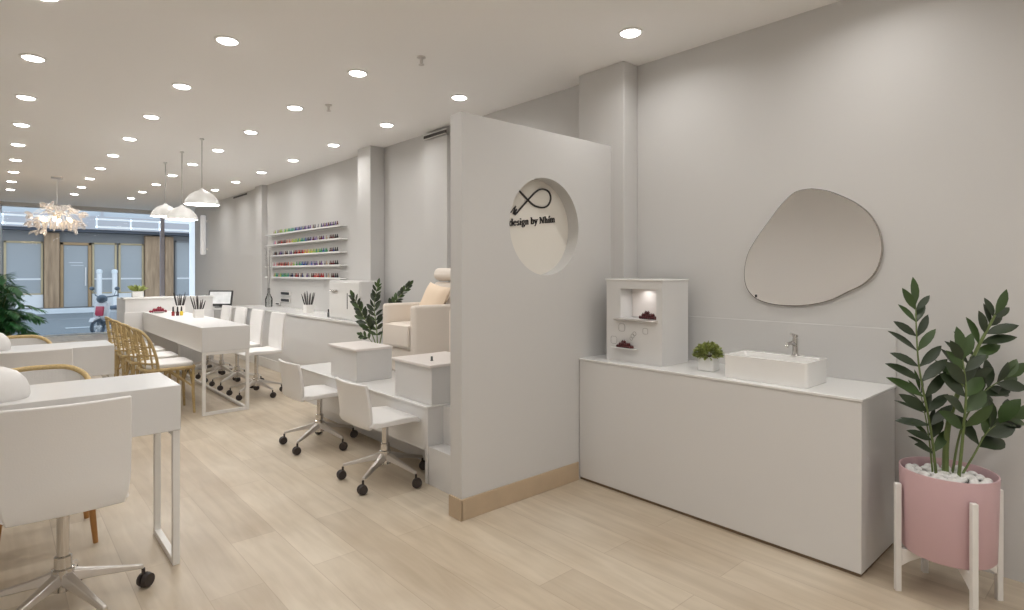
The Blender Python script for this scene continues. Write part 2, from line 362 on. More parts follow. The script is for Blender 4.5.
# lettering: strokes in em units (x, y), thick = t, thin = s
TK, TN = .17, .085
def arc(cx, cy, rx, ry, a0, a1, n=12): return [(cx+rx*math.cos(R(a0+(a1-a0)*i/n)), cy+ry*math.sin(R(a0+(a1-a0)*i/n))) for i in range(n+1)]
def bowl(cx): return [(arc(cx, .25, .17, .23, 0, 360, 20), TK*.8)]
GL = {
 'd': (.56, bowl(.22)+[([(.42, .0), (.42, .74)], TK), ([(.30, .72), (.42, .72)], TN), ([(.42, .03), (.54, .03)], TN)]),
 'e': (.48, [(arc(.24, .25, .17, .22, -40, -350, 18), TK*.8), ([(.09, .29), (.40, .29)], TN)]),
 's': (.42, [(smooth_curve([(.34, .40), (.24, .47), (.12, .42), (.10, .34), (.22, .26), (.32, .18), (.30, .06), (.18, .02), (.07, .10)], 4), TK*.72)]),
 'i': (.30, [([(.15, .0), (.15, .46)], TK), ([(.05, .45), (.15, .45)], TN), ([(.04, .03), (.27, .03)], TN), ([(.15, .60), (.15, .72)], TK)]),
 'í': (.30, [([(.15, .0), (.15, .46)], TK), ([(.05, .45), (.15, .45)], TN), ([(.04, .03), (.27, .03)], TN), ([(.13, .58), (.25, .76)], TK*.7)]),
 'g': (.50, [(arc(.23, .31, .15, .16, 0, 360, 18), TK*.75), ([(.33, .45), (.46, .48)], TN), (smooth_curve([(.14, .17), (.11, .07), (.28, .02), (.41, -.05), (.37, -.18), (.20, -.22), (.06, -.15), (.12, -.02)], 4), TK*.6)]),
 'n': (.56, [([(.13, .0), (.13, .47)], TK), ([(.03, .46), (.13, .46)], TN), (smooth_curve([(.15, .36), (.26, .46), (.37, .44), (.41, .32), (.41, .0)], 5), TK*.85), ([(.03, .03), (.23, .03)], TN), ([(.31, .03), (.51, .03)], TN)]),
 'b': (.54, [([(.13, .0), (.13, .74)], TK), ([(.02, .72), (.13, .72)], TN), (arc(.30, .25, .17, .23, 0, 360, 20), TK*.8)]),
 'y': (.52, [([(.09, .46), (.27, .02)], TK), ([(.44, .46), (.27, .02), (.18, -.18), (.08, -.20)], TN*1.1), ([(.01, .46), (.19, .46)], TN), ([(.34, .46), (.52, .46)], TN)]),
 'N': (.78, [([(.14, .0), (.14, .68)], TN*1.1), ([(.12, .68), (.60, .02)], TK*1.05), ([(.62, .0), (.62, .68)], TN*1.1), ([(.02, .67), (.20, .67)], TN), ([(.52, .67), (.74, .67)], TN), ([(.04, .03), (.25, .03)], TN)]),
 'h': (.56, [([(.13, .0), (.13, .74)], TK), ([(.02, .72), (.13, .72)], TN), (smooth_curve([(.15, .36), (.26, .46), (.37, .44), (.41, .32), (.41, .0)], 5), TK*.85), ([(.03, .03), (.23, .03)], TN), ([(.31, .03), (.51, .03)], TN)]),
 'm': (.84, [([(.13, .0), (.13, .47)], TK), ([(.03, .46), (.13, .46)], TN)]+[(smooth_curve([(.15+q, .36), (.25+q, .46), (.36+q, .44), (.40+q, .32), (.40+q, .0)], 5), TK*.85) for q in (0, .28)]+[([(.03, .03), (.21, .03)], TN), ([(.31, .03), (.49, .03)], TN), ([(.60, .03), (.78, .03)], TN)]),
}
x0, z0 = camx(509.3, 226.0, yb); x1, z1 = camx(555.2, 222.3, yb)
text = 'design by Nhím'
tot = sum(GL[c][0] if c != ' ' else .26 for c in text); em = (x1-x0)/tot
cx = x0
for c in text:
    if c == ' ': cx += .26*em; continue
    w, st = GL[c]; mb = MB()
    for pts, tw in st: ribbon(mb, [(cx+px*em, z0+(z1-z0)*(cx+px*em-x0)/(x1-x0)+pz*em*1.0) for px, pz in pts], tw*em*.74)
    mb.build('letter', M['ink'], sign, smooth=False); cx += w*em

# AC grilles high on the wall
g = thing('vent_grille', (3.168, 4.665, 2.632), 'dark slot air vent above the pedicure armchair, near the partition', 'vent')
MB().box(-.008, 0.0, -.19, .19, -.018, .018).build('slot', M['grille'], g)
MB().box(-.014, -.006, -.195, .195, .016, .024).box(-.014, -.006, -.195, .195, -.024, -.016).build('frame', M['whitemetal'], g)
g = thing('vent_grille', (3.208, 10.78, 2.65), 'dark slot air vent at the far end of the right wall', 'vent')
MB().box(-.008, 0.0, -.37, .37, -.015, .015).build('slot', M['grille'], g)
MB().box(-.014, -.006, -.38, .38, .014, .022).build('frame', M['whitemetal'], g)
for loc, lab in (((2.04, 3.16, CEIL), 'small ceiling sprinkler nearer the camera, beside the second downlight row'), ((2.05, 4.57, CEIL), 'small ceiling sprinkler further back, left of the right hand downlight row')):
    s = thing('fire_sprinkler', loc, lab, 'sprinkler', group='ceiling sprinklers')
    MB().lathe([(.028, 0), (.028, -.006), (.010, -.012), (.010, -.035), (.004, -.045), (.018, -.048), (.018, -.052), (1e-5, -.053)], n=16).build('nozzle', M['alu'], s)

# ------------------------------------------------------------------ shopfront window
fr = thing('window_1', (0, YF, 0), None, None); struct(fr)
mb = MB()
mb.box(.035, .085, -.04, .04, 0, 2.60)
mb.box(3.50, 3.59, -.04, .04, 0, 2.6)
mb.box(.085, 3.59, -.04, .04, 0, .03)
mb.build('window_frame', M['opal'], fr, smooth=False)
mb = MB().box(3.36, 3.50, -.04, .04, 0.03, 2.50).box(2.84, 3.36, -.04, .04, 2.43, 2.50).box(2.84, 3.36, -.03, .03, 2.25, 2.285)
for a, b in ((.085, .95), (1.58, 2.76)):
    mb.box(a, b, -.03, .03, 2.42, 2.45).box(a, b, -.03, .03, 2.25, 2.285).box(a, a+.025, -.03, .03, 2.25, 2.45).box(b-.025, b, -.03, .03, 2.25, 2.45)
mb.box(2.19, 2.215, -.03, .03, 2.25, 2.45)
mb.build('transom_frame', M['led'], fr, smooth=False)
MB().box(2.76, 2.84, -.04, .04, .1, 2.60).build('mullion', M['framelilac'], fr, bevel=.004)
MB().box(.085, 2.76, -.004, .004, .03, 2.60).build('pane', M['glass'], fr, smooth=False)
MB().box(2.84, 3.36, -.004, .004, .1, 2.43).build('pane', M['glass'], fr, smooth=False)

# ------------------------------------------------------------------ lamps
def area(parent, loc, size, energy, col=(1, .98, .955), spread=None):
    l = bpy.data.lights.new('lamp_glow', 'AREA'); l.shape = 'DISK'; l.size = size; l.energy = energy; l.color = col
    l.spread = spread or R(158)
    o = bpy.data.objects.new('lamp_glow', l); C.objects.link(o); o.parent = parent; o.location = loc; return o
LE = 2.75
rowname = ['over the left side desks', 'over the rattan chairs', 'over the white swivel chairs', 'along the right wall']
ordn = ['first', 'second', 'third', 'fourth', 'fifth', 'sixth', 'seventh', 'eighth', 'ninth', 'tenth', 'eleventh', 'twelfth', 'thirteenth']
NEAR_FILL = 1.12  # energy factor that lifts the light at the near end
proto = None
for ri, X in enumerate((.178, 1.029, 1.87, 2.728)):
    ys = ([-2.0, -.9, .2, 1.3] if ri == 2 else [-2.0, -.9, .2, 1.38, 2.56]) + [3.70+1.128*k for k in range(9)] if ri < 3 else [-2.0, -.9, .9, 2.03]+[3.68+1.14*k for k in range(8)]  # lamps above and behind the camera are added as near fill
    vis0 = {0: 3.0, 1: 3.0, 2: 3.0, 3: 1.9}[ri]; cnt = 0
    for Y in ys:
        if Y > vis0:
            lab = 'recessed ceiling downlight, %s from the camera in the row %s' % (ordn[cnt], rowname[ri]); cnt += 1
        else: lab = 'recessed ceiling downlight behind the viewpoint, row %s' % rowname[ri]
        if proto is None:
            proto = thing('recessed_downlight', (X, Y, CEIL), lab, 'ceiling light', group='recessed ceiling downlights')
            MB().lathe([(.062, 0), (.070, -.001), (.070, -.006), (.056, -.008), (.056, -.002)], n=28).build('trim_ring', M['ring'], proto)
            MB().lathe([(.055, -.001), (.054, -.009), (.046, -.014), (.03, -.017), (1e-5, -.018)], n=28).build('lens', M['lens'], proto)
            area(proto, (0, 0, -.022), .10, LE*NEAR_FILL)
            far_l = [q for q in proto.children if q.type == 'LIGHT'][0].data.copy(); far_l.energy = LE
        else:
            o = copy_tree(proto, label=lab); o.location = (X, Y, CEIL)
            if Y > 3:
                for q in o.children:
                    if q.type == 'LIGHT': q.data = far_l
# pendant lamps
for (Y, dz, lab) in ((6.6, 0, 'white dome pendant lamp nearest the camera over the long table'), (7.46, -.095, 'white dome pendant lamp in the middle of three over the long table, hanging lowest'), (8.33, 0, 'white dome pendant lamp furthest away, near the reception desk')):
    p = thing('pendant_lamp', (1.59, Y, CEIL), lab, 'pendant lamp', group='dome pendants over the long table')
    MB().lathe([(.022, 0), (.022, -.012), (1e-5, -.014)], n=24).build('ceiling_rose', M['shade'], p)
    MB().cyl((0, 0, -.01), (0, 0, -.53+dz), .0035, n=8).build('cord', M['twig'], p)
    MB().lathe([(1e-5, -.515+dz), (.016, -.52+dz), (.03, -.535+dz), (.075, -.555+dz), (.115, -.585+dz), (.148, -.63+dz), (.168, -.685+dz), (.164, -.685+dz), (.143, -.632+dz), (.11, -.59+dz), (.07, -.562+dz), (1e-5, -.55+dz)], n=44).build('lamp_shade', M['shade'], p)
    MB().lathe([(.160, -.672+dz), (.160, -.680+dz), (1e-5, -.682+dz)], n=40).build('diffuser', M['lens'], p)
    area(p, (0, 0, -.69+dz), .3, 1.6)
# chandelier
ch = thing('chandelier', (.66, 10.65, CEIL), 'sparkling glass petal chandelier hanging in front of the shop window', 'chandelier')
MB().lathe([(.07, 0), (.07, -.025), (1e-5, -.03)], n=24).build('ceiling_rose', M['alu'], ch)
MB().cyl((0, 0, -.02), (0, 0, -.50), .003, n=8).build('rod', M['whitemetal'], ch)
rnd = random.Random(3)
hub = Vector((0, 0, -.56))
MB().ball(hub, .05, 14).build('hub', M['alu'], ch)
for k in range(40):
    a = 2*PI*k*.382+rnd.uniform(-.1, .1); rr = rnd.uniform(.10, .31); z = rnd.uniform(-.22, .16)
    p = hub+Vector((rr*math.cos(a), rr*math.sin(a), z)); mid = hub+(p-hub)*.55+Vector((0, 0, .10))
    br = MB().tube(smooth_curve([tuple(hub), tuple(mid), tuple(p)], 5), .003, 6).build('branch', M['whitemetal'], ch)
    mb = MB(); d = (p-hub).normalized()
    for q in range(3):
        d2 = (d+Vector((rnd.uniform(-.8, .8), rnd.uniform(-.8, .8), rnd.uniform(-.9, .5)))).normalized()
        mb.leaf(p, d2, (rnd.uniform(-1, 1), rnd.uniform(-1, 1), .6), rnd.uniform(.08, .125), rnd.uniform(.045, .065), .5)
    mb.build('petal', M['crystal'], br)
for k in range(36):
    a = 2*PI*k*.382; rr = (.08, .16, .23, .29)[k % 4]
    mb = MB(); x, y = rr*math.cos(a), rr*math.sin(a)
    mb.lathe([(1e-5, -.76-.02*(k % 2)), (.012, -.74-.02*(k % 2)), (.012, -.70), (.004, -.66), (.002, -.60)], (x, y, 0), n=8)
    mb.build('crystal_drop', M['crystal'], ch)
for k in range(6):
    a = 2*PI*k/6+.3; x, y = .17*math.cos(a), .17*math.sin(a)
    MB().ball((x, y, -.62), .024, 10, 1.3).build('bulb', M['warmbulb'], ch)
# white vertical tube lamp by the window
t = thing('wall_tube_lamp', (3.13, 12.9, 1.66), 'slim white vertical tube lamp on the far right wall by the window', 'lamp')
MB().lathe([(1e-5, 0), (.045, .005), (.05, .02), (.05, .78), (.045, .795), (1e-5, .8)], n=20).build('tube', M['tube'], t)
MB().box(.03, .079, -.02, .02, .1, .14).box(.03, .079, -.02, .02, .66, .70).build('bracket', M['whitemetal'], t)

# ------------------------------------------------------------------ vanity counter and what stands on it
CT = .762
v = thing('vanity_counter', (0, 0, 0), 'long white vanity counter along the right wall under the mirror', 'counter')
MB().box(2.741, 3.206, .842, 2.432, .016, CT-.012).build('body', M['lacquer'], v, bevel=.003)
MB().box(2.75, 3.2, .85, 2.432, 0, .016).build('plinth', M['gap'], v)
MB().box(2.735, 3.207, .836, 2.433, CT-.012, CT).build('top', M['lacquer_top'], v, bevel=.002)
struct(MB().box(3.199, WX-.001, .836, 2.328, CT, 1.03).build('trim_5', M['wall'], bevel=.002))
# basin
b = thing('wash_basin', (2.92, 1.29, CT), 'white rectangular vessel basin on the vanity counter below the mirror', 'basin')
def basin():
    hx_, hy_, h, t = .125, .207, .118, .016; mb = MB()
    o0 = rrect(-hx_, hx_, -hy_, hy_, .018); i0 = rrect(-hx_+t, hx_-t-.03, -hy_+t, hy_-t, .02); i1 = rrect(-hx_+t+.02, hx_-t-.05, -hy_+t+.03, hy_-t-.03, .02)
    n = len(o0); vs = [(x*.985, y*.99, 0) for x, y in o0]+[(x, y, h) for x, y in o0]+[(x, y, h) for x, y in i0]+[(x, y, .03) for x, y in i1]
    fs = [tuple(reversed(range(n))), tuple(range(3*n, 4*n))]
    for k in range(3):
        for i in range(n): j = (i+1) % n; fs.append((k*n+i, k*n+j, (k+1)*n+j, (k+1)*n+i))
    mb.add(vs, fs); return mb
basin().build('bowl', M['cermaic'], b, bevel=.002)
MB().lathe([(.02, .031), (.02, .034), (1e-5, .035)], (-.01, 0, 0), n=20).build('drain', M['chrome'], b)
f = thing('basin_faucet', (3.012, 1.225, CT+.118), 'small chrome mixer tap on the rear rim of the white basin', 'faucet')
MB().lathe([(.019, 0), (.019, .004), (.0135, .008), (.0135, .085), (.012, .09), (1e-5, .091)], n=24).build('body', M['chrome'], f)
MB().tube([(0, 0, .055), (-.05, 0, .068), (-.10, 0, .066), (-.105, 0, .05)], [.010, .0085, .0085, .0075], 14).build('spout', M['chrome'], f)
MB().lathe([(.0135, .093), (.0135, .106), (1e-5, .108)], n=24).tube([(0, 0, .103), (-.035, 0, .112), (-.05, 0, .113)], [.006, .005, .0045], 10).build('lever', M['chrome'], f)
# small plant
p = thing('potted_succulent', (2.93, 1.655, CT), 'small lime green leafy plant in a white cube pot left of the basin', 'plant', rz=R(8))
MB().prism(rrect(-.045, .045, -.045, .045, .01), .078).build('pot', M['lacquer_top'], p, bevel=.003)
MB().prism(rrect(-.036, .036, -.036, .036, .01), .003, base=.078).build('soil', M['soil'], p)
mb = MB(); r2 = random.Random(5)
for k in range(420):
    th = r2.uniform(0, 2*PI); ph = math.acos(r2.uniform(-.35, 1)); d = Vector((math.sin(ph)*math.cos(th), math.sin(ph)*math.sin(th), math.cos(ph)*.9))
    q = Vector((0, 0, .085))+Vector((d.x, d.y, d.z*.95))*r2.uniform(.035, .068); q.z = max(q.z, .078)
    mb.leaf(q, d+Vector((r2.uniform(-.6, .6), r2.uniform(-.6, .6), r2.uniform(-.2, .6))), (r2.uniform(-1, 1), r2.uniform(-1, 1), 1), .024, .016, .3)
mb.build('foliage', M['bush'], p)
# display cabinet
c = thing('display_cabinet', (2.83, 1.885, CT), 'white countertop display cabinet with a lit niche and ring emblems', 'cabinet')
D, W, H = .27, .402, .50
mb = MB()
def cab():
    # front opening yz : y from .06 to .34, z .24 to .42 ; camera right = low y
    y0, y1, z0, z1 = .04, .295, .262, .44
    mb.box(0, D, 0, W, 0, z0); mb.box(0, D, 0, W, z1, H-.012); mb.box(0, D, 0, y0, z0, z1); mb.box(0, D, y1, W, z0, z1); mb.box(.12, D, y0, y1, z0, z1)
cab(); mb.build('body', M['lacquer'], c, smooth=False)
MB().box(-.008, D, -.006, W+.006, H-.012, H).build('lid', M['lacquer_top'], c, bevel=.003)
MB().box(.114, .1195, .042, .293, .267, .438).build('niche_liner', M['niche_in'], c)
MB().prism([(.004, .262), (-.03, .258), (-.03, .252), (.004, .245)], .30, axis=1, base=.03).build('shelf_lip', M['alu'], c, bevel=.002)
for (yy, zz, w) in ((.285, .205, .045), (.115, .195, .034), (.345, .125, .045)):
    pts = rrect(yy-w/2, yy+w/2, zz-w/2, zz+w/2, w*.28, 5); MB().tube([(-.001, a, bb) for a, bb in pts], .0012, 5, closed=True).build('emblem', M['twig'], c)
for (yy, zz, rr) in ((.205, .16, .012), (.192, .174, .012), (.215, .143, .010)):
    MB().tube([(-.001, yy+rr*math.cos(2*PI*i/16), zz+rr*math.sin(2*PI*i/16)) for i in range(16)], .0013, 5, closed=True).build('emblem', M['twig'], c)
MB().box(-.045, .0, .16, .335, .084, .088).build('tray', M['lacquer_top'], c, bevel=.002)
area(c, (.06, .17, .438), .07, .10)
def berries(origin, m, name, lab, grp, rx, ry, rows, r=.0095, alongx=False):
    proto_b = None; rr_ = random.Random(int(origin[1]*100))
    for lev in range(3):
        n = (8, 5, 2)[lev]
        for i in range(n):
            for j in range(2 if lev < 2 else 1):
                a = (i-(n-1)/2)*r*1.6+(.3*r if lev == 1 else .5*r*lev); b_ = (j-.5)*r*1.7 if lev < 2 else 0
                loc = (origin[0]+(a if alongx else b_), origin[1]+(b_ if alongx else a), origin[2]+r*.92+lev*r*1.5)
                if proto_b is None:
                    mbb = MB(); mbb.ball((0, 0, 0), r, 10)
                    mbb.leaf((0, 0, r*.9), (.4, .2, .5), (0, 0, 1), r*.8, r*.4)
                    o = mbb.build(name, m); tag(o, lab, 'berry', grp); proto_b = o
                else:
                    o = proto_b.copy(); C.objects.link(o)
                o.location = loc; o.rotation_euler = (0, 0, rr_.uniform(0, 6))
berries((2.875, 2.01, CT+.263), M['berry'], 'dark_berry', 'dark red berry in the heap inside the lit niche of the display cabinet', 'berries in the cabinet niche', 1, 1, 4)
berries((2.806, 2.13, CT+.088), M['berry'], 'dark_berry', 'dark red berry in the heap on the lower cabinet tray', 'berries on the cabinet tray', 1, 1, 4, r=.0088)
# mirror
mz = [(350, 70), (290, 82), (240, 125), (190, 190), (140, 260), (105, 325), (93, 400), (105, 455), (140, 492), (200, 512), (270, 518), (340, 515), (420, 498), (490, 465), (550, 435), (595, 390), (618, 330), (620, 280), (605, 220), (570, 165), (520, 125), (470, 100), (410, 78)]
def wallpt(u, v, X=3.2):
    f = 578.; lat = (u-512)/f; t = X/(lat*.74598+.66596); return ((lat*-.66596+.74598)*t, 1.3-(v-272.5)/f*t)
pts = [wallpt(720+x/3.811, 170+y/3.811) for x, y in mz]
pts = smooth_curve(pts+[pts[0]], 5)[:-1]
mir = thing('wall_mirror', (0, 0, 0), 'frameless pebble shaped mirror on the right wall above the basin', 'mirror')
cyy = sum(p[0] for p in pts)/len(pts); czz = sum(p[1] for p in pts)/len(pts)
MB().prism([(cyy+(a-cyy)*.985, czz+(bb-czz)*.985) for a, bb in pts], .006, axis=0, base=3.191).build('glass', M['mirror'], mir)
MB().prism(pts, .013, axis=0, base=3.1965).build('backing', M['mirror_edge'], mir)
pk = wallpt(756, 296, 3.19)
MB().box(3.186, 3.196, pk[0]-.004, pk[0]+.004, pk[1]-.008, pk[1]+.008).build('clip', M['black'], mir)

# ------------------------------------------------------------------ planter on stand
PC = Vector((2.862, .569, 0))
st = thing('plant_stand', tuple(PC), 'white four legged wooden plant stand holding the pink planter', 'plant stand')
legs = [(2.755, .705), (2.822, .395), (2.985, .735), (3.02, .46)]
legs = []
for k in range(4):
    a = R(127+90*k); legs.append((.181*math.cos(a), .181*math.sin(a), a))
for (lx, ly, a) in legs:
    MB().box(-.011, .011, -.011, .011, 0, .44, T((lx, ly, 0), rz=a)).build('leg', M['whitemetal'], st, bevel=.003)
for a in (legs[0][2], legs[1][2]):
    pr = [(-.17, .175), (.17, .175), (.17, .105), (.14, .125), (.09, .148), (.04, .157), (-.04, .157), (-.09, .148), (-.14, .125), (-.17, .105)]
    m_ = MB().prism(pr, .018, axis=1, base=-.009)
    m_.v = [tuple(Matrix.Rotation(a, 4, 'Z') @ Vector(q)) for q in m_.v]
    m_.build('cross_brace', M['whitemetal'], st, bevel=.002)
pl = thing('pink_planter', (PC.x, PC.y, .176), 'round pink planter pot on a white stand, holding a tall zz plant', 'planter')
MB().lathe([(.10, 0), (.150, .0), (.156, .008), (.164, .322), (.164, .330), (.159, .330), (.157, .322), (.152, .28), (1e-5, .278)], n=64).build('pot', M['pink'], pl)
MB().lathe([(.1495, .279), (.1495, .290), (1e-5, .293)], n=40).build('soil', M['soil'], pl)
rp = random.Random(11); pbm = []
placed = []
for k in range(400):
    a = rp.uniform(0, 2*PI); q = .130*math.sqrt(rp.random()); x, y = q*math.cos(a), q*math.sin(a)
    if all((x-a2)**2+(y-b2)**2 > .028**2 for a2, b2 in placed): placed.append((x, y))
for i, (x, y) in enumerate(placed):
    r0 = rp.uniform(.013, .019)
    if len(pbm) < 4:
        o = MB().ball((0, 0, 0), (.018, .014, .011), 12).build('white_pebble', M['peb']); tag(o, 'white pebble on the soil of the pink planter', 'pebble', 'white pebbles in the pink planter'); pbm.append(o)
    else:
        o = pbm[i % 4].copy(); C.objects.link(o)
    s_ = r0/.0145
    o.scale = (s_, s_, s_); o.rotation_euler = (rp.uniform(-.3, .3), rp.uniform(-.3, .3), rp.uniform(0, 6)); o.location = (PC.x+x, PC.y+y, .176+.294+.011*s_)

# direction helpers for plants facing the room
RT = Vector((.746, -.666, 0)); FW = Vector((.666, .746, 0)); UP = Vector((0, 0, 1))
def stem(root, path, n, L, W, rs, leafm, seed=0, thick=.005, start=.25, name='stem', spreadang=55, tipw=1.0):
    """path: control points (right, forward, up) from the root of the plant; leaf pairs along it"""
    rr = random.Random(seed)
    pts = [RT*a+FW*b+UP*c for a, b, c in path]; cv = [Vector(q) for q in smooth_curve([tuple(p) for p in pts], 6)]
    k = len(cv); s = MB().tube([tuple(q) for q in cv], [thick*(1-.65*i/(k-1)) for i in range(k)], 7).build(name, M['zzstem'], root)
    mb = MB()
    for i in range(n):
        t = start+(1-start)*(i+.5)/n; x = t*(k-1); i0 = min(int(x), k-2); p = cv[i0].lerp(cv[i0+1], x-i0); tg = (cv[i0+1]-cv[i0]).normalized()
        side = tg.cross(FW).normalized()
        for sgn in (-1, 1):
            jitter = rr.uniform(-12, 12); ang = R(spreadang*(1-.45*t)+jitter)
            yaw = rr.uniform(-.55, .55)
            d = tg*math.cos(ang)+(side*sgn*math.cos(yaw)+FW*math.sin(yaw))*math.sin(ang)
            sc = (.75+.35*math.sin(PI*min(1, t*1.05)))*rr.uniform(.85, 1.12)*(tipw if t > .85 else 1)
            nrm = -FW*rr.uniform(.5, 1)+UP*rr.uniform(0, .9)+side*rr.uniform(-.5, .5)
            mb.leaf(p+tg*rr.uniform(-.006, .006), d, nrm, L*sc, W*sc, .22, 0 if rr.random() < .75 else 1, .12)
    mb.leaf(cv[-1], tg, -FW, L*.9, W*.9, .2, 1)
    mb.build('leaves', leafm, s)
    return s
zz = thing('zz_plant', (PC.x, PC.y, .176+.294), 'tall zz plant with glossy dark green leaves growing in the pink planter', 'plant')
LM = [M['zz'], M['zz2']]
stem(zz, [(-.045, 0, 0), (-.075, -.01, .20), (-.13, -.02, .46), (-.150, -.03, .70)], 11, .125, .038, None, LM, 1, .006, .16, spreadang=72)
stem(zz, [(.005, .02, 0), (.02, .02, .22), (.09, .0, .46), (.175, -.02, .66)], 8, .125, .046, None, LM, 2, .013, .50, spreadang=68)
stem(zz, [(-.03, .04, 0), (-.05, .04, .18), (-.075, .05, .34)], 6, .10, .018, None, LM, 3, .004, .25, spreadang=66)
stem(zz, [(.02, -.03, 0), (.03, -.04, .18), (.035, -.05, .36), (.02, -.05, .50)], 6, .13, .050, None, LM, 4, .007, .34, spreadang=62)
stem(zz, [(.05, 0, 0), (.09, -.02, .10), (.15, -.02, .20), (.24, -.02, .25)], 5, .125, .062, None, LM, 5, .005, .40, spreadang=64)
stem(zz, [(.04, .03, 0), (.09, .04, .20), (.17, .04, .33), (.27, .04, .40)], 5, .12, .052, None, LM, 6, .005, .50, spreadang=62)

# ------------------------------------------------------------------ swivel chairs
def swivel(name, loc, rz, label, cat, grp, seat_z, back_top, w, base_a, depth=.40):
    c = thing(name, loc, label, cat, rz, grp); hw = w/2
    # seat with waterfall front, back = thin shell with rounded corners (front is +y)
    yb_, yf = -.215, -.215+depth
    prof = [(yb_, seat_z-.012), (yb_+.05, seat_z-.026), (yf-.06, seat_z-.026), (yf-.01, seat_z-.036), (yf, seat_z-.022), (yf-.03, seat_z+.004), (yf-.12, seat_z+.012), (yb_+.09, seat_z+.006), (yb_+.035, seat_z+.014)]
    MB().prism([(y, z) for y, z in prof], w*.97, axis=0, base=-w*.485).build('seat', M['leather'], c, bevel=.008, seg=3)
    mb = MB(); H_ = back_top-seat_z; nz, nx = 10, 12
    vf = []; 
    for s_ in (0, 1):
        for i in range(nz+1):
            t = i/nz; z = seat_z-.03+(H_+.03)*t
            lean = yb_-.012-.035*t*t+(.02*(1-min(1, t*5)))
            hw_ = hw*(1-.10*(1-min(1, t*3.2))**2)*(1-.02*max(0, t-.85)/.15)
            for j in range(nx+1):
                q = j/nx*2-1
                y = lean+.028*q*q*(1 if t > .1 else .4)+(-.011 if s_ == 0 else .011)
                vf.append((q*hw_, y, z))
    N = (nz+1)*(nx+1); fs = []
    for i in range(nz):
        for j in range(nx):
            a = i*(nx+1)+j; fs.append((a, a+1, a+nx+2, a+nx+1)); fs.append((N+a, N+a+nx+1, N+a+nx+2, N+a+1))
    for i in range(nz):
        for j in (0, nx): a = i*(nx+1)+j; b_ = a+nx+1; fs.append((a, b_, N+b_, N+a))
    for j in range(nx):
        for i in (0, nz): a = i*(nx+1)+j; b_ = a+1; fs.append((a, b_, N+b_, N+a))
    mb.add(vf, fs); mb.build('backrest', M['leather'], c, bevel=.006, seg=3)
    MB().lathe([(.036, .10), (.036, .18), (.028, .185), (.028, .225), (.020, .23), (.020, seat_z-.05), (.06, seat_z-.032), (.055, seat_z-.026)], n=24).build('gas_column', M['chrome'], c)
    for k in range(5):
        a = base_a-rz+2*PI*k/5; ca, sa = math.cos(a), math.sin(a)
        q = MB(); rr = .265
        secs = [(.018, .150, .024, .022), (.12, .125, .018, .014), (.245, .094, .012, .009), (rr, .089, .011, .008)]
        vs = []
        for (d, z, ww, hh) in secs:
            for (sx, sz) in ((-1, -1), (1, -1), (.7, 1), (-.7, 1)): vs.append((d*ca-sx*ww*sa, d*sa+sx*ww*ca, z+sz*hh))
        fs = [(3, 2, 1, 0), (12, 13, 14, 15)]
        for i in range(3):
            for j in range(4): fs.append((4*i+j, 4*i+(j+1) % 4, 4*i+4+(j+1) % 4, 4*i+4+j))
        q.add(vs, fs); lg = q.build('leg', M['alu'], c, bevel=.004)
        x, y = rr*ca, rr*sa; m_ = MB()
        ax = Vector((-sa, ca, 0)); ctr = Vector((x, y, .03)) + Vector((ca, sa, 0))*.008
        ax2 = (ax*.8+Vector((ca, sa, 0))*(.6 if k % 2 else -.5)).normalized()
        for s_ in (-1, 1): m_.cyl(tuple(ctr+ax2*.004*s_), tuple(ctr+ax2*.021*s_), .030, .026, 20)
        m_.cyl((x, y, .05), (x, y, .08), .007, n=8)
        m_.build('caster', M['caster'], lg)
    return c
NC = 'swivel_chair'
swivel(NC, (.19, 2.77, 0), 0, 'white swivel chair closest to the camera, back turned, at the front left desk', 'chair', 'white swivel chairs', .475, .845, .375, R(5))
swivel(NC, (.165, 4.66, 0), 0, 'white swivel chair, back turned, at the second desk on the left', 'chair', 'white swivel chairs', .475, .84, .375, R(20))
for (x, y, b0, lab) in ((2.06, 6.38, 144, 'white swivel chair at the near right end of the long table'), (2.06, 7.04, 144, 'second white swivel chair from the near end, right side of the long table'), (2.06, 7.65, 144, 'third white swivel chair from the near end, right side of the long table'), (2.06, 8.25, 144, 'white swivel chair furthest from the camera on the right side of the long table')):
    swivel(NC, (x, y, 0), R(90), lab, 'chair', 'white swivel chairs', .475, .86, .40, R(b0))
swivel('pedicure_stool', (1.83, 3.25, 0), R(-90), 'low white swivel stool with a short back, nearest the partition', 'stool', 'low pedicure stools', .405, .645, .40, R(140), .36)
swivel('pedicure_stool', (1.83, 4.24, 0), R(-90), 'low white swivel stool with a short back, further from the partition', 'stool', 'low pedicure stools', .405, .65, .38, R(140), .36)

# ------------------------------------------------------------------ desks
def rect_frame(mb, a, b, h, t=.028):                  # a, b: two floor points
    a, b = Vector(a), Vector(b); d = (b-a).normalized(); ang = math.atan2(d.y, d.x); L = (b-a).length
    TT = T(tuple(a), rz=ang)
    mb.box(0, t, -t/2, t/2, 0, h, TT).box(L-t, L, -t/2, t/2, 0, h, TT).box(t, L-t, -t/2, t/2, 0, t, TT).box(t, L-t, -t/2, t/2, h-t, h, TT)
def desk(x0, x1, y0, y1, lab, top=.80, bot=.60):
    d = thing('manicure_desk', (0, 0, 0), lab, 'desk', group='white manicure desks on the left')
    MB().box(x0, x1, y0, y1, bot, top).build('drawer_box', M['lacquer'], d, bevel=.003)
    for X in (x1-.016, x0+.05):
        mb = MB(); rect_frame(mb, (X, y0+.01, 0), (X, y1-.01, 0), bot); mb.build('leg_frame', M['whitemetal'], d, bevel=.002)
    return d
desk(-1.0, .614, 2.90, 3.345, 'white box topped manicure desk closest to the camera on the left')
desk(-1.0, .61, 4.80, 5.20, 'white box topped manicure desk further back on the left')
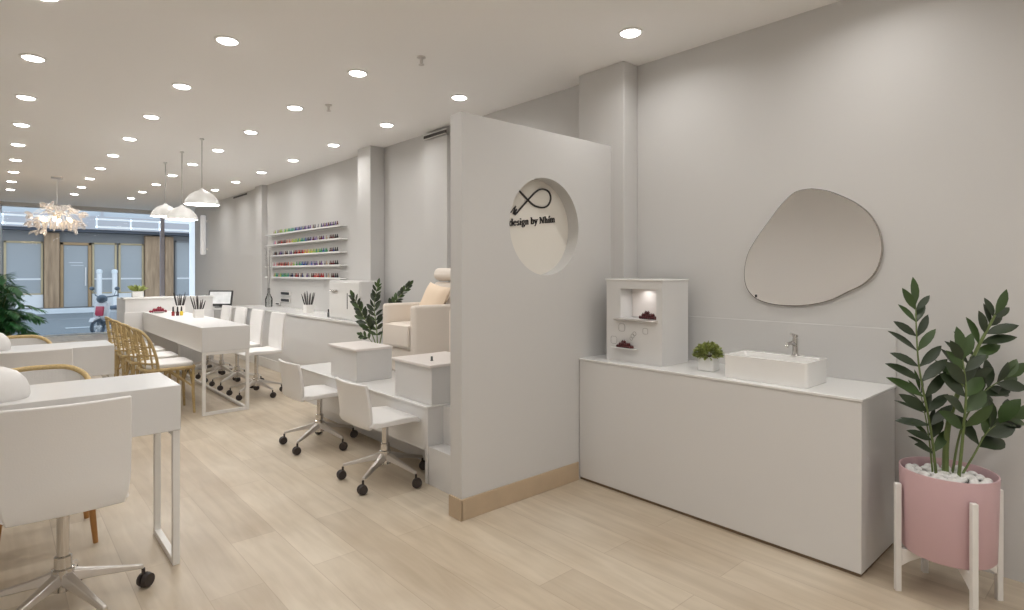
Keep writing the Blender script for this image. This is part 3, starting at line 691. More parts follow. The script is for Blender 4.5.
def dome(loc, lab):
    t = thing('nail_lamp', loc, lab, 'nail lamp', rz=PI, group='white dome nail lamps')
    prof = [(.145, 0), (.15, .01), (.148, .04), (.135, .075), (.11, .105), (.07, .125), (1e-5, .132)]
    MB().lathe(prof, n=40, sy=.75).build('housing', M['leather'], t)
    MB().prism(rrect(-.07, .07, .008, .05, .018), .01, axis=1, base=-.118).build('hand_opening', M['grey'], t)
dome((-.045, 3.05, .80), 'white rounded nail lamp on the nearest left desk')
dome((-.075, 4.98, .80), 'white rounded nail lamp on the second left desk')

# long table
tb = thing('long_table', (0, 0, 0), 'long white manicure table with box top and steel frame legs in the centre', 'table')
MB().box(1.385, 1.80, 5.755, 8.555, .575, .80).build('table_top', M['lacquer'], tb, bevel=.003)
for Y in (5.772, 8.53):
    mb = MB(); rect_frame(mb, (1.392, Y, 0), (1.796, Y, 0), .575); mb.build('leg_frame', M['whitemetal'], tb, bevel=.002)
MB().box(1.768, 1.796, 5.79, 8.51, 0, .024).build('floor_rail', M['whitemetal'], tb, bevel=.002)
# reception
rc = thing('reception_desk', (0, 0, 0), 'raised white reception desk behind the end of the long table', 'desk')
MB().box(1.19, 2.21, 8.566, 8.58, 0, .80).box(1.20, 2.20, 8.58, 8.62, 0, .965).box(1.20, 1.24, 8.62, 9.25, 0, .965).build('front_panel', M['lacquer'], rc, bevel=.003)
MB().box(1.18, 2.22, 8.57, 8.80, .965, .985).build('ledge', M['lacquer_top'], rc, bevel=.003)
MB().box(1.24, 2.20, 8.62, 9.25, .72, .745).build('work_surface', M['lacquer_top'], rc, bevel=.003)
s = thing('potted_succulent', (1.345, 8.68, .985), 'small green succulent in a white pot on the reception desk', 'plant')
MB().prism(rrect(-.06, .06, -.05, .05, .012), .075).build('pot', M['lacquer_top'], s, bevel=.003)
mb = MB(); r3 = random.Random(9)
for k in range(34):
    a = r3.uniform(0, 2*PI); d = Vector((math.cos(a)*.8, math.sin(a)*.8, r3.uniform(.3, 1.2)))
    mb.leaf((.02*math.cos(a), .02*math.sin(a), .075), d, (r3.uniform(-.3, .3), -1, .8), r3.uniform(.07, .12), .034, .4)
mb.build('foliage', M['bush'], s)

# right wall counter
rw = thing('wall_counter', (0, 0, 0), 'long white wall counter under the nail polish shelves', 'counter')
MB().box(2.76, 3.03, 5.18, 9.40, .13, .765).build('body', M['lacquer'], rw, bevel=.003)
MB().box(2.75, 3.035, 5.17, 9.41, .0, .13).build('plinth', M['whitemetal'], rw, bevel=.003)
MB().box(2.74, 3.039, 5.16, 9.41, .765, .79).box(3.039, 3.205, 6.03, 9.41, .765, .79).build('worktop', M['lacquer_top'], rw, bevel=.002)
MB().box(2.25, 2.745, 8.92, 9.40, .765, .79).box(2.25, 2.28, 8.92, 9.40, 0, .765).build('return_wing', M['lacquer'], rw, bevel=.002)
# pos terminal
ps = thing('checkout_screen', (2.44, 9.12, .79), 'black framed tablet checkout screen on a stand near reception', 'screen', rz=R(-38))
TT = T((0, 0, .13), rx=R(-14))
MB().box(-.17, .17, -.008, .016, -.105, .12, TT).build('bezel', M['black'], ps, bevel=.004)
MB().box(-.15, .15, -.0105, -.0085, -.078, .10, TT).build('display', M['screen'], ps)
MB().box(-.02, .02, .01, .04, 0, .12).box(-.07, .07, -.03, .08, 0, .014).build('stand', M['grey'], ps, bevel=.003)
MB().box(-.21, -.165, -.005, .03, -.05, .06, TT).build('card_reader', M['grey'], ps, bevel=.004)
# vase with twigs
vs_ = thing('glass_vase', (3.02, 8.80, .79), 'clear glass bottle vase holding tall dry twigs on the wall counter', 'vase')
MB().lathe([(.045, 0), (.05, .01), (.052, .12), (.03, .17), (.016, .21), (.016, .27), (.020, .275), (.016, .272), (.012, .26), (.012, .21), (.026, .17), (.047, .12), (.044, .012), (1e-5, .01)], n=24).build('bottle', M['vaseglass'], vs_)
tw = thing('dried_twigs', (3.02, 8.80, .81), 'thin dried grey twigs standing in the clear glass vase', 'twigs')
rt_ = random.Random(2); mb = MB()
for k in range(9):
    a = rt_.uniform(0, 2*PI); h = rt_.uniform(.55, .85); q = rt_.uniform(.02, .055)
    pts_ = smooth_curve([(0.004*math.cos(a), .004*math.sin(a), 0), (.006*math.cos(a), .006*math.sin(a), .26), (q*.6*math.cos(a), q*.6*math.sin(a), h*.7), (q*math.cos(a), q*math.sin(a), h)], 4)
    mb.tube(pts_, .0026, 5)
    for q2 in range(5):
        b_ = pts_[-1-q2]; mb.leaf(b_, (rt_.uniform(-1, 1), rt_.uniform(-1, 1), 1), (1, 0, 0), .035, .008)
tag(mb.build('dried_twigs', M['twig']), None, None); o = bpy.context.scene.collection.objects[-1]
tw_me = [x for x in C.objects if x.type == 'MESH' and x.name.startswith('dried_twigs')][0]
tw_me.name = 'twig_bundle'; tw_me.parent = tw

# black slotted organisers, cups, sterilizer
for i, (z, ln, lab) in enumerate(((.20, .19, 'upper black slotted socket strip above the wall counter'), (.10, .19, 'lower black slotted socket strip above the wall counter'))):
    t = thing('socket_strip', (3.202, 8.62, .79+z), lab, 'socket', group='black socket strips')
    MB().box(-.012, 0, -ln, ln, -.03, .03).build('plate', M['whitemetal'], t, bevel=.002)
    MB().box(-.016, -.011, -ln+.03, ln-.03, -.019, .019).build('socket', M['black'], t)
t = thing('socket_strip', (3.202, 8.93, .79+.035), 'shortest black socket block just above the wall counter', 'socket', group='black socket strips')
MB().box(-.012, 0, -.09, .09, -.02, .02).build('plate', M['whitemetal'], t, bevel=.002)
MB().box(-.016, -.011, -.06, .06, -.012, .012).build('socket', M['black'], t)

def cup(loc, s_, lab, toollab, grp, n, seed):
    c_ = thing('tool_cup', loc, lab, 'cup'); w = .038*s_
    o0 = rrect(-w, w, -w, w, .008); i0 = rrect(-w+.004, w-.004, -w+.004, w-.004, .006); k = len(o0); h = .075*s_
    vs = [(x, y, 0) for x, y in o0]+[(x, y, h) for x, y in o0]+[(x, y, h) for x, y in i0]+[(x, y, .006) for x, y in i0]
    fs = [tuple(reversed(range(k))), tuple(range(3*k, 4*k))]
    for q in range(3):
        for i in range(k): j = (i+1) % k; fs.append((q*k+i, q*k+j, (q+1)*k+j, (q+1)*k+i))
    MB().add(vs, fs).build('holder', M['whitemetal'], c_)
    rr = random.Random(seed)
    for i in range(n):
        q = (i+.5)/n*2-1; lean = q*.32+rr.uniform(-.04, .04); L = rr.uniform(.15, .20)*s_
        mb = MB(); r_ = .0045*s_
        mb.tube([(0, 0, 0), (0, 0, L*.55), (0, 0, L*.75), (0, 0, L)], [r_*.7, r_*1.2, r_*1.2, r_*.5], 8)
        o = mb.build('nail_brush', M['toolgrey'] if i % 3 else M['black']); tag(o, toollab, 'brush', grp)
        o.location = (loc[0]+RT.x*q*w*.45, loc[1]+RT.y*q*w*.45+rr.uniform(-.008, .008), loc[2]+.0075)
        ax = FW; o.rotation_euler = Matrix.Rotation(lean, 3, ax).to_euler()
cup((1.68, 7.12, .80), 1.25, 'white square cup of dark brushes nearest the camera on the long table', 'dark nail brush in the nearer cup on the long table', 'brushes in the nearer table cup', 7, 1)
cup((1.68, 8.0, .80), 1.3, 'white square cup of dark brushes further along the long table', 'dark nail brush in the farther cup on the long table', 'brushes in the farther table cup', 7, 2)
cup((2.97, 7.22, .79), 1.35, 'white square cup of black tools on the wall counter', 'black manicure tool in the cup on the wall counter', 'tools in the wall counter cup', 8, 3)
berr = thing('berry_dish', (1.50, 8.22, .80), 'shallow white dish of dark red berries on the long table', 'dish')
MB().lathe([(.04, 0), (.05, .004), (.075, .02), (.078, .022), (.070, .020), (.045, .008), (1e-5, .007)], n=28).build('dish', M['lacquer_top'], berr)
berries((1.49, 8.22, .808), M['red'], 'red_berry', 'dark red berry piled in the white dish on the long table', 'berries in the table dish', 1, 1, 4, r=.0145, alongx=True)

def bottle_mesh(name, m, h=.07, r=.013, cap=None):
    mb = MB(); mb.lathe([(r*.9, 0), (r, .003), (r, h*.45), (r*.45, h*.55)], n=10); mb.lathe([(r*.5, h*.55), (r*.55, h*.56), (r*.42, h), (1e-5, h)], n=10, mi=1)
    return mb.build(name, [m, cap or M['black']])
for i, (px, col, cl) in enumerate(((1.525, (.30, .03, .03), 'dark red'), (1.57, (.10, .02, .03), 'black capped maroon'), (1.61, (.75, .55, .05), 'yellow'))):
    t = thing('nail_polish_bottle', (px, 7.58, .80), '%s nail polish bottle standing by the brush cups on the long table' % cl, 'bottle', group='polish bottles on the long table')
    r = .017; MB().lathe([(r*.9, 0), (r, .004), (r, .045), (r*.45, .052)], n=16).build('bottle', mat('polish_'+cl.replace(' ', '_'), col, .15, coat=.5, vary=(20, .05)), t)
    MB().lathe([(r*.6, .052), (r*.6, .056), (r*.45, .105), (1e-5, .106)], n=14).build('cap', M['black'], t)

# sterilizer cabinet at the near end of the wall counter
sc_ = thing('towel_cabinet', (2.80, 5.48, .79), 'white box cabinet with a chrome catch at the near end of the wall counter', 'cabinet')
MB().prism(rrect(0, .232, 0, .75, .02), .42).build('body', M['lacquer'], sc_, bevel=.006)
MB().box(-.008, 0, .02, .73, .015, .405).build('door', M['lacquer_top'], sc_, bevel=.004)
MB().box(-.0095, -.008, .275, .29, .12, .29).build('door_gap', M['black'], sc_)
MB().tube([(-.009, .52, .31), (-.03, .53, .31), (-.03, .65, .31), (-.009, .66, .31)], .011, 8).build('catch', M['chrome'], sc_)
MB().box(.01, .20, .02, .73, -.0, .004).build('feet_strip', M['black'], sc_)
t = thing('cuticle_bottle', (2.85, 6.36, .79), 'tiny dark bottle beside the tool cup on the wall counter', 'bottle')
MB().lathe([(.013, 0), (.014, .004), (.014, .05), (.006, .058)], n=14).build('bottle', M['grey'], t)
MB().lathe([(.008, .058), (.008, .062), (.007, .09), (1e-5, .091)], n=12).build('cap', M['black'], t)

# polish shelves
SY0, SY1 = 6.62, 9.22
zs = [1.232, 1.392, 1.555, 1.718, 1.878]; sn = ['bottom', 'second lowest', 'middle', 'second highest', 'top']
pal = {'black': (.02, .02, .025), 'maroon': (.12, .02, .03), 'red': (.42, .03, .03), 'coral': (.55, .17, .12), 'pink': (.60, .28, .32), 'beige': (.50, .38, .28),
       'yellow': (.62, .52, .10), 'lime': (.35, .50, .10), 'green': (.06, .28, .12), 'teal': (.04, .26, .25), 'blue': (.05, .10, .34), 'navy': (.02, .03, .12), 'purple': (.16, .08, .26), 'lilac': (.35, .28, .45), 'brown': (.14, .07, .05), 'grey': (.25, .25, .27)}
bm_ = {}
# colours from the near (camera) end to the far end
order = [
 ['black', 'black', 'maroon', 'brown', '-', 'beige', 'grey', '-', 'red', 'red', 'maroon', 'red', 'coral', 'red', 'maroon', 'brown', '-', 'grey', 'purple', '-', '-', 'navy', 'brown', '-', 'maroon', 'red', 'brown', '-', 'navy', 'black', 'grey', 'teal', 'green', 'green', 'green', 'teal', 'green', 'lime', 'pink', 'green', 'teal', 'lime', 'beige'],
 ['black', 'black', 'maroon', 'maroon', 'brown', '-', 'beige', 'grey', '-', 'purple', 'maroon', '-', 'purple', 'navy', 'lilac', 'blue', 'lilac', 'grey', 'navy', 'blue', 'navy', 'blue', 'teal', 'green', 'grey', 'green', '-', 'lime', 'beige', 'coral', '-', 'coral', 'brown', 'red', 'brown', 'coral', 'red', 'coral', 'brown', 'coral', 'pink', '-', 'pink'],
 ['black', 'black', 'navy', 'maroon', 'brown', '-', 'green', 'teal', 'blue', 'green', 'green', 'lime', 'green', 'lime', 'lime', 'yellow', 'lime', 'yellow', 'coral', 'yellow', 'coral', 'red', 'brown', 'red', 'coral', 'maroon', 'red', 'brown', '-', 'purple', 'grey', '-', 'black', 'brown', '-', 'grey', 'navy', 'purple', 'brown', '-', 'black', 'brown', 'grey'],
 ['black', 'black', 'brown', 'maroon', 'brown', '-', 'beige', '-', 'purple', 'maroon', 'brown', '-', 'lilac', 'purple', 'maroon', 'lilac', 'navy', 'black', 'navy', 'blue', 'green', 'teal', 'green', 'lime', 'green', 'lime', 'lime', 'lime', 'yellow', 'beige', 'coral', 'beige', 'coral', 'brown', 'maroon', 'brown', 'red', 'brown', 'maroon', 'brown', '-', 'pink', 'lilac'],
 ['maroon', 'purple', 'black', 'purple', 'navy', 'maroon', 'purple', 'brown', 'purple', 'navy', '-', 'grey', '-', 'black', 'brown', '-', 'purple', 'navy', 'lilac', 'purple', 'navy', 'grey', 'blue', 'navy', 'purple', 'blue', 'navy', 'teal', 'green', 'teal', 'green', 'green', 'lime', 'green', 'lime', '-', 'lime', 'lime', 'beige', 'grey', '-', 'lime', 'beige']]
for si, z in enumerate(zs):
    sh = thing('polish_shelf', (0, 0, z), '%s slim white wall shelf of nail polish above the wall counter' % sn[si], 'shelf', group='nail polish wall shelves')
    MB().box(3.115, 3.207, SY0, SY1, -.012, 0).build('board', M['lacquer_top'], sh, bevel=.002)
    MB().box(3.108, 3.114, SY0, SY1, -.016, .006).build('lip', M['lacquer_top'], sh, bevel=.001)
    row = order[si]; n = len(row)
    for i, cn in enumerate(row):
        if cn == '-': continue
        if cn not in bm_:
            mm = mat('polish_'+cn, pal[cn], .2, coat=.4, vary=(20, .05)); o = bottle_mesh('nail_polish_bottle', mm, h=.060, r=.0135, cap=mm); bm_[cn] = o
        else:
            o = bm_[cn].copy(); C.objects.link(o)
        tag(o, 'small %s nail polish bottle on the %s wall shelf' % (cn, sn[si]), 'bottle', 'nail polish bottles on the %s wall shelf' % sn[si])
        o.location = (3.155, SY0+.16+(SY1-SY0-.42)*i/(n-1), z)

# ------------------------------------------------------------------ pedicure platform
pf = thing('pedicure_platform', (0, 0, 0), 'stepped white pedicure platform behind the sign partition', 'platform')
MB().box(2.09, 3.035, 2.61, 5.05, .20, .465).box(2.20, 3.035, 2.61, 5.04, 0, .20).build('deck', M['lacquer'], pf, smooth=False)
MB().box(1.975, 2.089, 3.02, 5.05, .20, .465).box(1.975, 2.2, 2.988, 3.02, 0, .465).build('front_ledge', M['lacquer'], pf, bevel=.003)
MB().box(1.965, 3.035, 2.985, 5.055, .465, .478).build('deck_top', M['lacquer_top'], pf, bevel=.003)
MB().box(1.98, 2.089, 2.61, 2.985, 0, .232).build('step', M['lacquer'], pf, bevel=.002)
def console(y0, y1, x1, lab):
    q = thing('side_console', (0, 0, 0), lab, 'console', group='white pedicure side consoles')
    MB().box(2.005, x1, y0, y1, .478, .712).build('body', M['lacquer'], q, bevel=.003)
    MB().prism([(1.985, y0-.015), (x1, y0-.015), (x1, y1+.015), (1.985, y1+.015)], .018, axis=2, base=.712).build('top', M['niche_in'], q, bevel=.004)
console(2.99, 3.43, 2.43, 'white side console nearer the partition, beside the cream armchair')
console(3.98, 4.43, 2.30, 'white side console further back, in front of the leafy plant')
t = thing('remote_button', (2.10, 3.13, .73), 'tiny dark control knob on the nearer side console', 'control')
MB().lathe([(.010, 0), (.010, .004), (.007, .006), (.007, .028), (1e-5, .03)], n=14).build('knob', M['grey'], t)

ar = thing('pedicure_armchair', (0, 4.155, .478), 'cream leather pedicure armchair on the platform beside the leafy plant', 'armchair', group='cream pedicure armchairs')
def rbox(x0, x1, y0, y1, z0, z1, r=.03): return MB().box(x0, x1, y0, y1, z0, z1)
rbox(2.47, 3.02, -.235, .235, 0, .20).build('base', M['cream'], ar, bevel=.02, seg=4)
for (a, b_) in ((-.255, -.185), (.185, .255)):
    rbox(2.45, 3.0, a, b_, .13, .56).build('armrest', M['cream'], ar, bevel=.025, seg=5)
rbox(2.46, 2.95, -.183, .183, .20, .405).build('seat_cushion', M['cream'], ar, bevel=.03, seg=5)
rbox(2.435, 2.462, -.18, .18, .225, .395).build('footrest_panel', M['cream'], ar, bevel=.008, seg=3)
m_ = MB(); TT = T((2.83, 0, .40), ry=R(14)); m_.box(0, .12, -.18, .18, 0, .36, TT); m_.build('backrest', M['cream'], ar, bevel=.045, seg=5)
m_ = MB(); TT = T((2.905, 0, .76), ry=R(14)); m_.box(-.02, .10, -.16, .16, 0, .11, TT); m_.build('headrest', M['cream'], ar, bevel=.045, seg=5)
o = copy_tree(ar, label='cream leather pedicure armchair mostly hidden behind the sign partition'); o.location = (0, 3.19, .478)
pw = thing('throw_pillow', (2.775, 4.12, 1.04), 'peach throw pillow leaning in the cream armchair beside the leafy plant', 'pillow')
def pillow():
    mb = MB(); n = 12; vs = []; 
    for s_ in (1, -1):
        for i in range(n+1):
            for j in range(n+1):
                a, b = i/n*2-1, j/n*2-1; th = .055*(max(0, (1-a**4)*(1-b**4)))**.6
                pin = 1-.07*(a*a*b*b) ; k = .16*(1-.10*(1-a*a*0)*(b*b)*(1-a*a)) 
                vs.append((s_*th, a*.17*(1-.08*(1-b*b)), b*.17*(1-.08*(1-a*a))))
    N = (n+1)**2; fs = []
    for i in range(n):
        for j in range(n):
            a = i*(n+1)+j; fs.append((a, a+1, a+n+2, a+n+1)); fs.append((N+a, N+a+n+1, N+a+n+2, N+a+1))
    TT = T((0, 0, 0), ry=R(22), rx=R(8)); return mb.add([TT @ Vector(v) for v in vs], fs)
pillow().build('cushion', M['peach'], pw)
# plant beside the armchair
pr_ = thing('zz_plant', (2.52, 4.63, .478), 'dark leafed zz plant behind the farther console, beside the cream armchair', 'plant')
MB().lathe([(.05, 0), (.07, .005), (.085, .20), (.080, .20), (.078, .18), (1e-5, .178)], n=28).build('pot', M['lacquer_top'], pr_)
stem(pr_, [(0, 0, .17), (-.05, 0, .30), (-.13, 0, .46), (-.20, 0, .60)], 10, .085, .036, None, LM, 21, .006, .30)
stem(pr_, [(.01, 0, .17), (.0, .0, .35), (-.02, 0, .52), (.01, 0, .70)], 11, .085, .032, None, LM, 22, .006, .15)
stem(pr_, [(.02, .03, .17), (.06, .10, .40), (.14, .12, .55), (.26, .14, .70)], 9, .075, .036, None, LM, 23, .006, .5)
stem(pr_, [(-.01, -.02, .17), (-.06, -.03, .24), (-.12, -.03, .27)], 3, .06, .03, None, LM, 24, .004, .4)

# ------------------------------------------------------------------ rattan chairs at the long table
def rattan(loc, rz, lab):
    c = thing('rattan_chair', loc, lab, 'chair', rz, 'rattan chairs at the long table'); mr = M['rattan']
    # front is +x ; the back wraps round from x=-.09 at the sides to -.21 in the middle
    W2 = .215
    def P(t, z, k=1.):                              # t in -1..1 across the back, z height
        y = W2*math.sin(t*PI/2)*(1-.10*max(0, z-.6)/.2); lean = -.05*max(0, z-.42)/.38
        return (-.098-.107*math.cos(t*PI/2)**1.2+lean, y, z)
    def top(t): return .43+.36*max(0, 1-abs(t)**3.2)**.55
    MB().tube(smooth_curve([P(-1, .40), P(-1, .52)]+[P(t/10, max(.56, top(t/10))) for t in range(-9, 10)]+[P(1, .52), P(1, .40)], 3), .0125, 8).build('back_frame', mr, c)
    for t in (-.72, -.44, -.15, .15, .44, .72):
        MB().tube(smooth_curve([P(t, .42), P(t, .5*(.42+top(t))), P(t, top(t))], 4), .0085, 7).build('back_spindle', mr, c)
    for z in (.485, .56, .635):
        MB().tube([P(t/8, z) for t in range(-8, 9)] if z < .6 else [P(t/8*.86, z) for t in range(-8, 9)], .0085, 7).build('back_rail', mr, c)
    pts_ = [(x, y, .425) for x, y in rrect(-.20, .20, -.205, .205, .06)]
    MB().tube(pts_, .016, 8, closed=True).build('seat_frame', mr, c)
    MB().prism(rrect(-.185, .195, -.19, .19, .05), .045, base=.432).build('seat_cushion', M['leather'], c, bevel=.014, seg=3)
    MB().prism(rrect(-.19, .19, -.19, .19, .05), .01, base=.418).build('seat_base', mr, c)
    for (x, y) in ((.185, .185), (.185, -.185), (-.195, .19), (-.195, -.19)):
        MB().tube([(x, y, .42), (x*1.0, y*1.0, .2), (x*1.05, y*1.04, 0)], [.014, .013, .011], 8).build('leg', mr, c)
    for (a, b_) in (((.186, -.186), (.186, .186)), ((-.195, -.19), (.186, -.186)), ((-.195, .19), (.186, .186)), ((-.195, -.19), (-.195, .19))):
        mid = ((a[0]+b_[0])/2, (a[1]+b_[1])/2)
        MB().tube(smooth_curve([(a[0], a[1], .24), (mid[0]*.9+a[0]*.1, mid[1]*.9+a[1]*.1, .395), (mid[0]*.9+b_[0]*.1, mid[1]*.9+b_[1]*.1, .395), (b_[0], b_[1], .24)], 5), .008, 7).build('brace', mr, c)
    return c
r1 = rattan((1.18, 6.16, 0), 0, 'bentwood rattan chair nearest the camera at the long table')
for y, lab in ((6.75, 'second rattan chair from the camera at the long table'), (7.34, 'third rattan chair from the camera at the long table'), (7.93, 'rattan chair furthest from the camera at the long table')):
    o = copy_tree(r1, label=lab); o.location = (1.18, y, 0)

def tub(loc, lab):
    c = thing('rattan_armchair', loc, lab, 'chair', 0, 'low rattan tub chairs behind the left desks')
    # faces -y, curved woven back rail at +y
    pts_ = [(-.17, -.10, .66), (-.19, .04, .74), (-.17, .15, .80), (-.08, .20, .812), (.02, .21, .812), (.11, .19, .805), (.17, .13, .77), (.185, .03, .72), (.17, -.10, .66)]
    cv = smooth_curve(pts_, 6); MB().tube(cv, .013, 10).build('back_rail', M['rattan_pale'], c)
    mb = MB(); cvb = cv
    for i in range(len(cvb)-1):
        a, b_ = Vector(cvb[i]), Vector(cvb[i+1]); a2 = Vector((a.x*.93, a.y*.9, .47)); b2 = Vector((b_.x*.93, b_.y*.9, .47)); th = Vector((0, 0.006, 0))
        mb.add([a, b_, b2, a2, a-th, b_-th, b2-th, a2-th], [(0, 1, 2, 3), (7, 6, 5, 4), (0, 3, 7, 4), (1, 5, 6, 2)])
    mb.build('backrest', M['leather'], c)
    MB().prism(rrect(-.18, .18, -.20, .17, .06), .06, base=.41).build('seat', M['leather'], c, bevel=.018, seg=3)
    for (x, y) in ((-.15, -.16), (.15, -.16), (-.15, .14), (.15, .14)):
        MB().tube([(x, y, .41), (x*1.22, y*1.25, 0)], [.020, .011], 10).build('leg', M['oakleg'], c)
    return c
t1 = tub((.175, 3.61, 0), 'low rattan rimmed chair with orange wood legs behind the nearest left desk')
o = copy_tree(t1, label='low rattan rimmed chair behind the second left desk, in front of the palm'); o.location = (.13, 5.55, 0)

# ------------------------------------------------------------------ palm
pm = thing('palm_plant', (.0, 8.3, 0), 'bushy green palm plant on the left near the shop window', 'plant')
MB().lathe([(.12, 0), (.15, .01), (.18, .32), (.17, .32), (.165, .29), (1e-5, .285)], n=32).build('pot', M['lacquer'], pm)
rq = random.Random(4)
for k in range(52):
    a = rq.uniform(0, 2*PI); reach = rq.uniform(.10, .40); h = rq.uniform(.75, 1.28)-reach*.75
    if k < 10: a = R(rq.uniform(-70, 10)); reach = rq.uniform(.30, .42); h = rq.uniform(.40, .75)
    hx_, hy_ = math.cos(a), math.sin(a)
    cv = [Vector(q) for q in smooth_curve([(.02*hx_, .02*hy_, .28), (.12*reach*hx_, .12*reach*hy_, .28+h*.45), (.5*reach*hx_, .5*reach*hy_, .26+h*.9), (reach*hx_, reach*hy_, .20+h*.92)], 7)]
    s_ = MB().tube([tuple(q) for q in cv], [.007*(1-.8*i/(len(cv)-1)) for i in range(len(cv))], 5).build('frond_stalk', M['zzstem'], pm)
    mb = MB()
    for i in range(5, len(cv)):
        for half in (0, .5):
            p = cv[i-1].lerp(cv[i], half); tg = (cv[i]-cv[i-1]).normalized(); sd = tg.cross(UP).normalized()
            t = i/len(cv); L = .15*(1-.55*abs(t-.55)/.55)
            for sg in (-1, 1):
                d = tg*.65+sd*sg*.75+Vector((0, 0, rq.uniform(-.15, .15)))
                mb.leaf(p, d, UP, L, .013, .4, 0, .25)
    mb.build('frond', M['palm'], s_)
# floor plug
t = thing('floor_plug', (2.31, 6.02, 0), 'tiny black plug lying on the floor by the wall counter', 'plug', rz=.7)
MB().box(-.035, .02, -.012, .012, 0, .016).cyl((.02, .006, .008), (.04, .006, .008), .003, n=8).cyl((.02, -.006, .008), (.04, -.006, .008), .003, n=8).build('body', M['black'], t, bevel=.003)

# ------------------------------------------------------------------ the street outside
GZ = -.15
def ext(o): return struct(o)
ext(MB().box(-14, 30, YF+.12, 26.0, GZ-.1, GZ).build('road', M['road'], smooth=False))
ext(MB().box(-14, 30, 26.0, 27.0, GZ-.1, 0).build('pavement', M['pave'], smooth=False))
ext(MB().box(-14, 30, 25.9, 26.12, GZ-.05, .012).build('kerb', M['kerb'], bevel=.01))
ext(MB().box(-14, 30, 22.6, 22.75, GZ, GZ+.004).build('road_line', M['pave'], smooth=False))
ext(MB().box(1.35, 2.35, 18.9, 19.05, GZ, GZ+.004).build('road_marking', M['kerb'], smooth=False))
YS = 27.0
bd = thing('shop_building', (0, YS, 0), 'grey shop building across the street with timber pillars and a framed door', 'building')
MB().box(-9, 22, .06, 3, -.1, 2.82).build('wall', M['fac'], bd, smooth=False)
MB().box(-9, 22, .05, 3, 3.4, 9).build('upper_wall', M['facup'], bd, smooth=False)
MB().box(-9, 22, -.55, .3, 2.90, 3.42).build('fascia', M['fascia'], bd, bevel=.02)
MB().box(-9, 22, -.50, .3, 2.80, 2.90).build('soffit', M['darkline'], bd)
def col_(x0, x1):
    MB().box(x0, x1, -.16, .2, 0, 2.76).build('timber_pillar', M['plankwall'], bd, bevel=.02)
col_(1.30, 1.74); col_(4.42, 5.02); col_(5.12, 5.42)
for k in range(5): pass
def win(x0, x1, z0, z1, fm, pm_='pane', low=None, t=.07):
    f_ = MB().box(x0, x1, -.03, .07, z1-t, z1).box(x0, x0+t, -.03, .07, z0, z1).box(x1-t, x1, -.03, .07, z0, z1).box(x0, x1, -.03, .07, z0, z0+t*.6).build('window', fm, bd, bevel=.01)
    MB().box(x0+t, x1-t, .01, .05, z0+t*.6, z1-t).build('pane', M[pm_], f_)
    MB().box(x0+t, x1-t, -.0, .045, 1.03, 1.09).build('glazing_band', M['lowpane'], f_)
    if low: MB().box(x0, x1, -.02, .055, low[0], low[1]).build('stall_riser', M['lowpane'], f_, bevel=.01)
win(-1.6, .12, .0, 2.45, M['tan']); win(.2, 1.28, .50, 2.42, M['tan'], low=(.02, .50))
win(2.72, 3.50, .50, 2.44, M['tan'], low=(.02, .50)); win(3.56, 4.40, .50, 2.44, M['tan'], low=(.02, .50))
win(5.5, 6.9, .35, 2.6, M['fac'], low=(.02, .35)); win(7.0, 8.6, .35, 2.6, M['fac'], low=(.02, .35))
dr = MB().box(1.76, 1.86, -.06, .08, 0, 2.42).box(2.60, 2.70, -.06, .08, 0, 2.42).box(1.76, 2.70, -.06, .08, 2.32, 2.42).build('door_frame', M['tan2'], bd, bevel=.01)
MB().box(1.87, 2.59, -.01, .04, .02, 2.31).build('door', M['pane'], dr)
MB().box(2.50, 2.54, -.07, -.02, .8, 1.5).build('door_handle', M['whitemetal'], dr)
MB().box(2.02, 2.44, -.015, -.008, 1.66, 1.68).box(2.08, 2.46, -.015, -.008, 1.56, 1.575).build('door_lettering', M['lowpane'], dr)
# upper storey details
for x in range(-3, 20, 3): MB().box(x, x+.08, -.0, .06, 3.45, 8.8).build('cladding_joint', M['fascia'], bd)
for x, lab in ((2.88, 'left white post on the pavement outside the shop door'), (3.36, 'right white post on the pavement outside')):
    q = thing('white_post', (x, 26.4, 0), lab, 'post', group='white posts across the street')
    MB().lathe([(.12, 0), (.12, .03), (.085, .04), (.085, 1.28), (.07, 1.30)], n=20).build('post', M['lowpane'], q)
    MB().lathe([(.10, 1.28), (.10, 1.38), (.05, 1.42), (1e-5, 1.425)], n=20).build('cap', M['framewhite'], q)

# scooter just outside the window
sct = thing('scooter', (2.12, 16.5, GZ), 'parked motor scooter with a red side panel outside the shop window', 'scooter', rz=R(-138))
def tyre(x, rr=.20):
    mb = MB(); pts_ = [(x+(rr-.035)*math.cos(2*PI*i/24), 0, rr+(rr-.035)*math.sin(2*PI*i/24)) for i in range(24)]
    mb.tube(pts_, .038, 10, closed=True); w = mb.build('wheel', M['seat_blue'], sct)
    mb = MB(); mb.cyl((x, -.03, rr), (x, .03, rr), .045, n=16)
    for k in range(6):
        a = 2*PI*k/6; mb.tube([(x, 0, rr), (x+(rr-.05)*math.cos(a), 0, rr+(rr-.05)*math.sin(a))], .010, 6)
    mb.build('rim', M['bodywhite'], w)
tyre(.52); tyre(-.42)
MB().tube(smooth_curve([(.52, 0, .22), (.46, 0, .45), (.38, 0, .70), (.34, 0, .86)], 4), [.03]*13, 10).build('steering_column', M['bodygrey'], sct)
MB().tube(smooth_curve([(.26, -.30, .93), (.33, -.18, .90), (.35, 0, .88), (.33, .18, .90), (.26, .30, .93)], 4), .014, 8).build('handlebar', M['bodygrey'], sct)
for sg in (-1, 1):
    MB().tube([(.31, .22*sg, .90), (.33, .30*sg, 1.05)], .006, 6).ball((.33, .32*sg, 1.08), (.02, .07, .045), 12).build('mirror', M['bodygrey'], sct)
MB().ball((.40, 0, .84), (.11, .11, .10), 14).build('headlight_cowl', M['bodygrey'], sct)
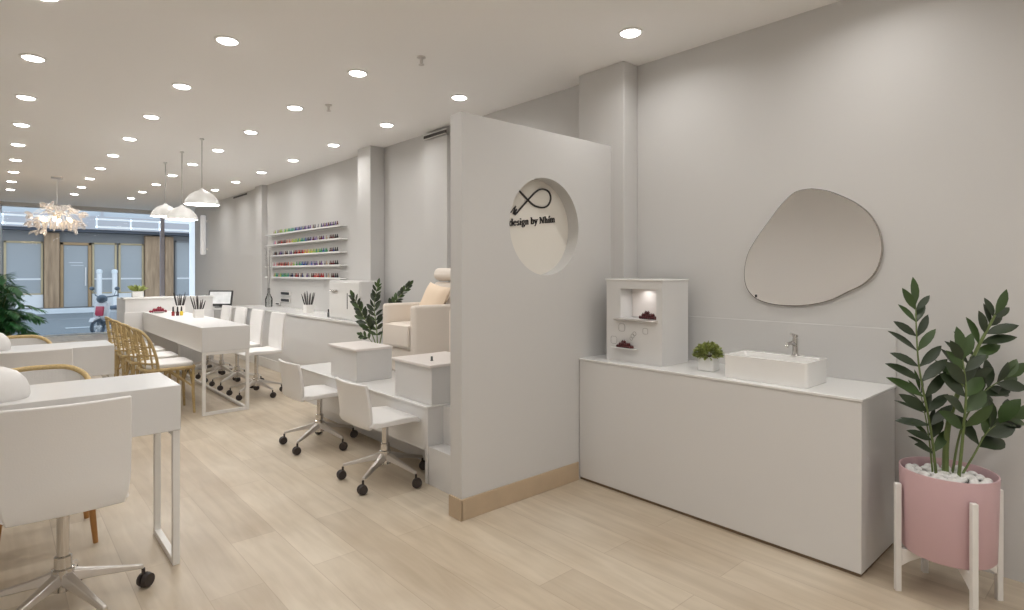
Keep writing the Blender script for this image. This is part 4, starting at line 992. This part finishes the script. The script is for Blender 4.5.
MB().prism([(.44, .35), (.48, .42), (.44, .74), (.38, .80), (.33, .76), (.38, .40)], .34, axis=1, base=-.17).build('leg_shield', M['bodywhite'], sct, bevel=.03, seg=3)
MB().prism([(.47, .44), (.50, .50), (.47, .68), (.43, .66)], .20, axis=1, base=-.10).build('red_panel', M['bodyred'], sct, bevel=.015)
MB().prism([(.40, .24), (.40, .33), (0, .33), (-.05, .24)], .28, axis=1, base=-.14).build('footboard', M['bodygrey'], sct, bevel=.02)
MB().prism([(.02, .28), (.06, .58), (-.55, .66), (-.68, .52), (-.40, .34)], .30, axis=1, base=-.15).build('rear_body', M['bodywhite'], sct, bevel=.05, seg=3)
MB().prism([(.08, .58), (.05, .66), (-.25, .68), (-.60, .74), (-.62, .66)], .26, axis=1, base=-.13).build('saddle', M['seat_blue'], sct, bevel=.03, seg=3)
MB().prism([(.36, .36), (.50, .44), (.66, .42), (.72, .33), (.68, .36), (.52, .40)], .12, axis=1, base=-.06).build('front_mudguard', M['bodywhite'], sct, bevel=.01)

# ------------------------------------------------------------------ world, camera, look
w = bpy.data.worlds.new('world'); bpy.context.scene.world = w; w.use_nodes = True
nt = w.node_tree; bg = nt.nodes['Background']
tc = nt.nodes.new('ShaderNodeTexCoord'); sx = nt.nodes.new('ShaderNodeSeparateXYZ'); cr = nt.nodes.new('ShaderNodeValToRGB')
cr.color_ramp.elements[0].position = .0; cr.color_ramp.elements[0].color = (.86, .89, .92, 1)
cr.color_ramp.elements[1].position = .7; cr.color_ramp.elements[1].color = (.66, .79, .93, 1)
nt.links.new(tc.outputs['Generated'], sx.inputs[0]); nt.links.new(sx.outputs['Z'], cr.inputs['Fac']); nt.links.new(cr.outputs['Color'], bg.inputs['Color'])
bg.inputs['Strength'].default_value = 1.6

cam = bpy.data.cameras.new('camera'); co = bpy.data.objects.new('camera', cam); C.objects.link(co)
co.location = (0, 0, 1.3); cam.sensor_width = 36; cam.lens = 578/1024*36
cam.shift_y = -(305-272.5)/1024; cam.clip_start = .02; cam.clip_end = 200
yaw = math.atan2(.74598, .66596)               # forward = (.666, .746)
co.rotation_euler = (R(90), 0, yaw-R(90))
bpy.context.scene.camera = co
vs = bpy.context.scene.view_settings
vs.view_transform = 'Standard'; vs.look = 'None'; vs.gamma = 1; vs.use_curve_mapping = False; vs.exposure = .08
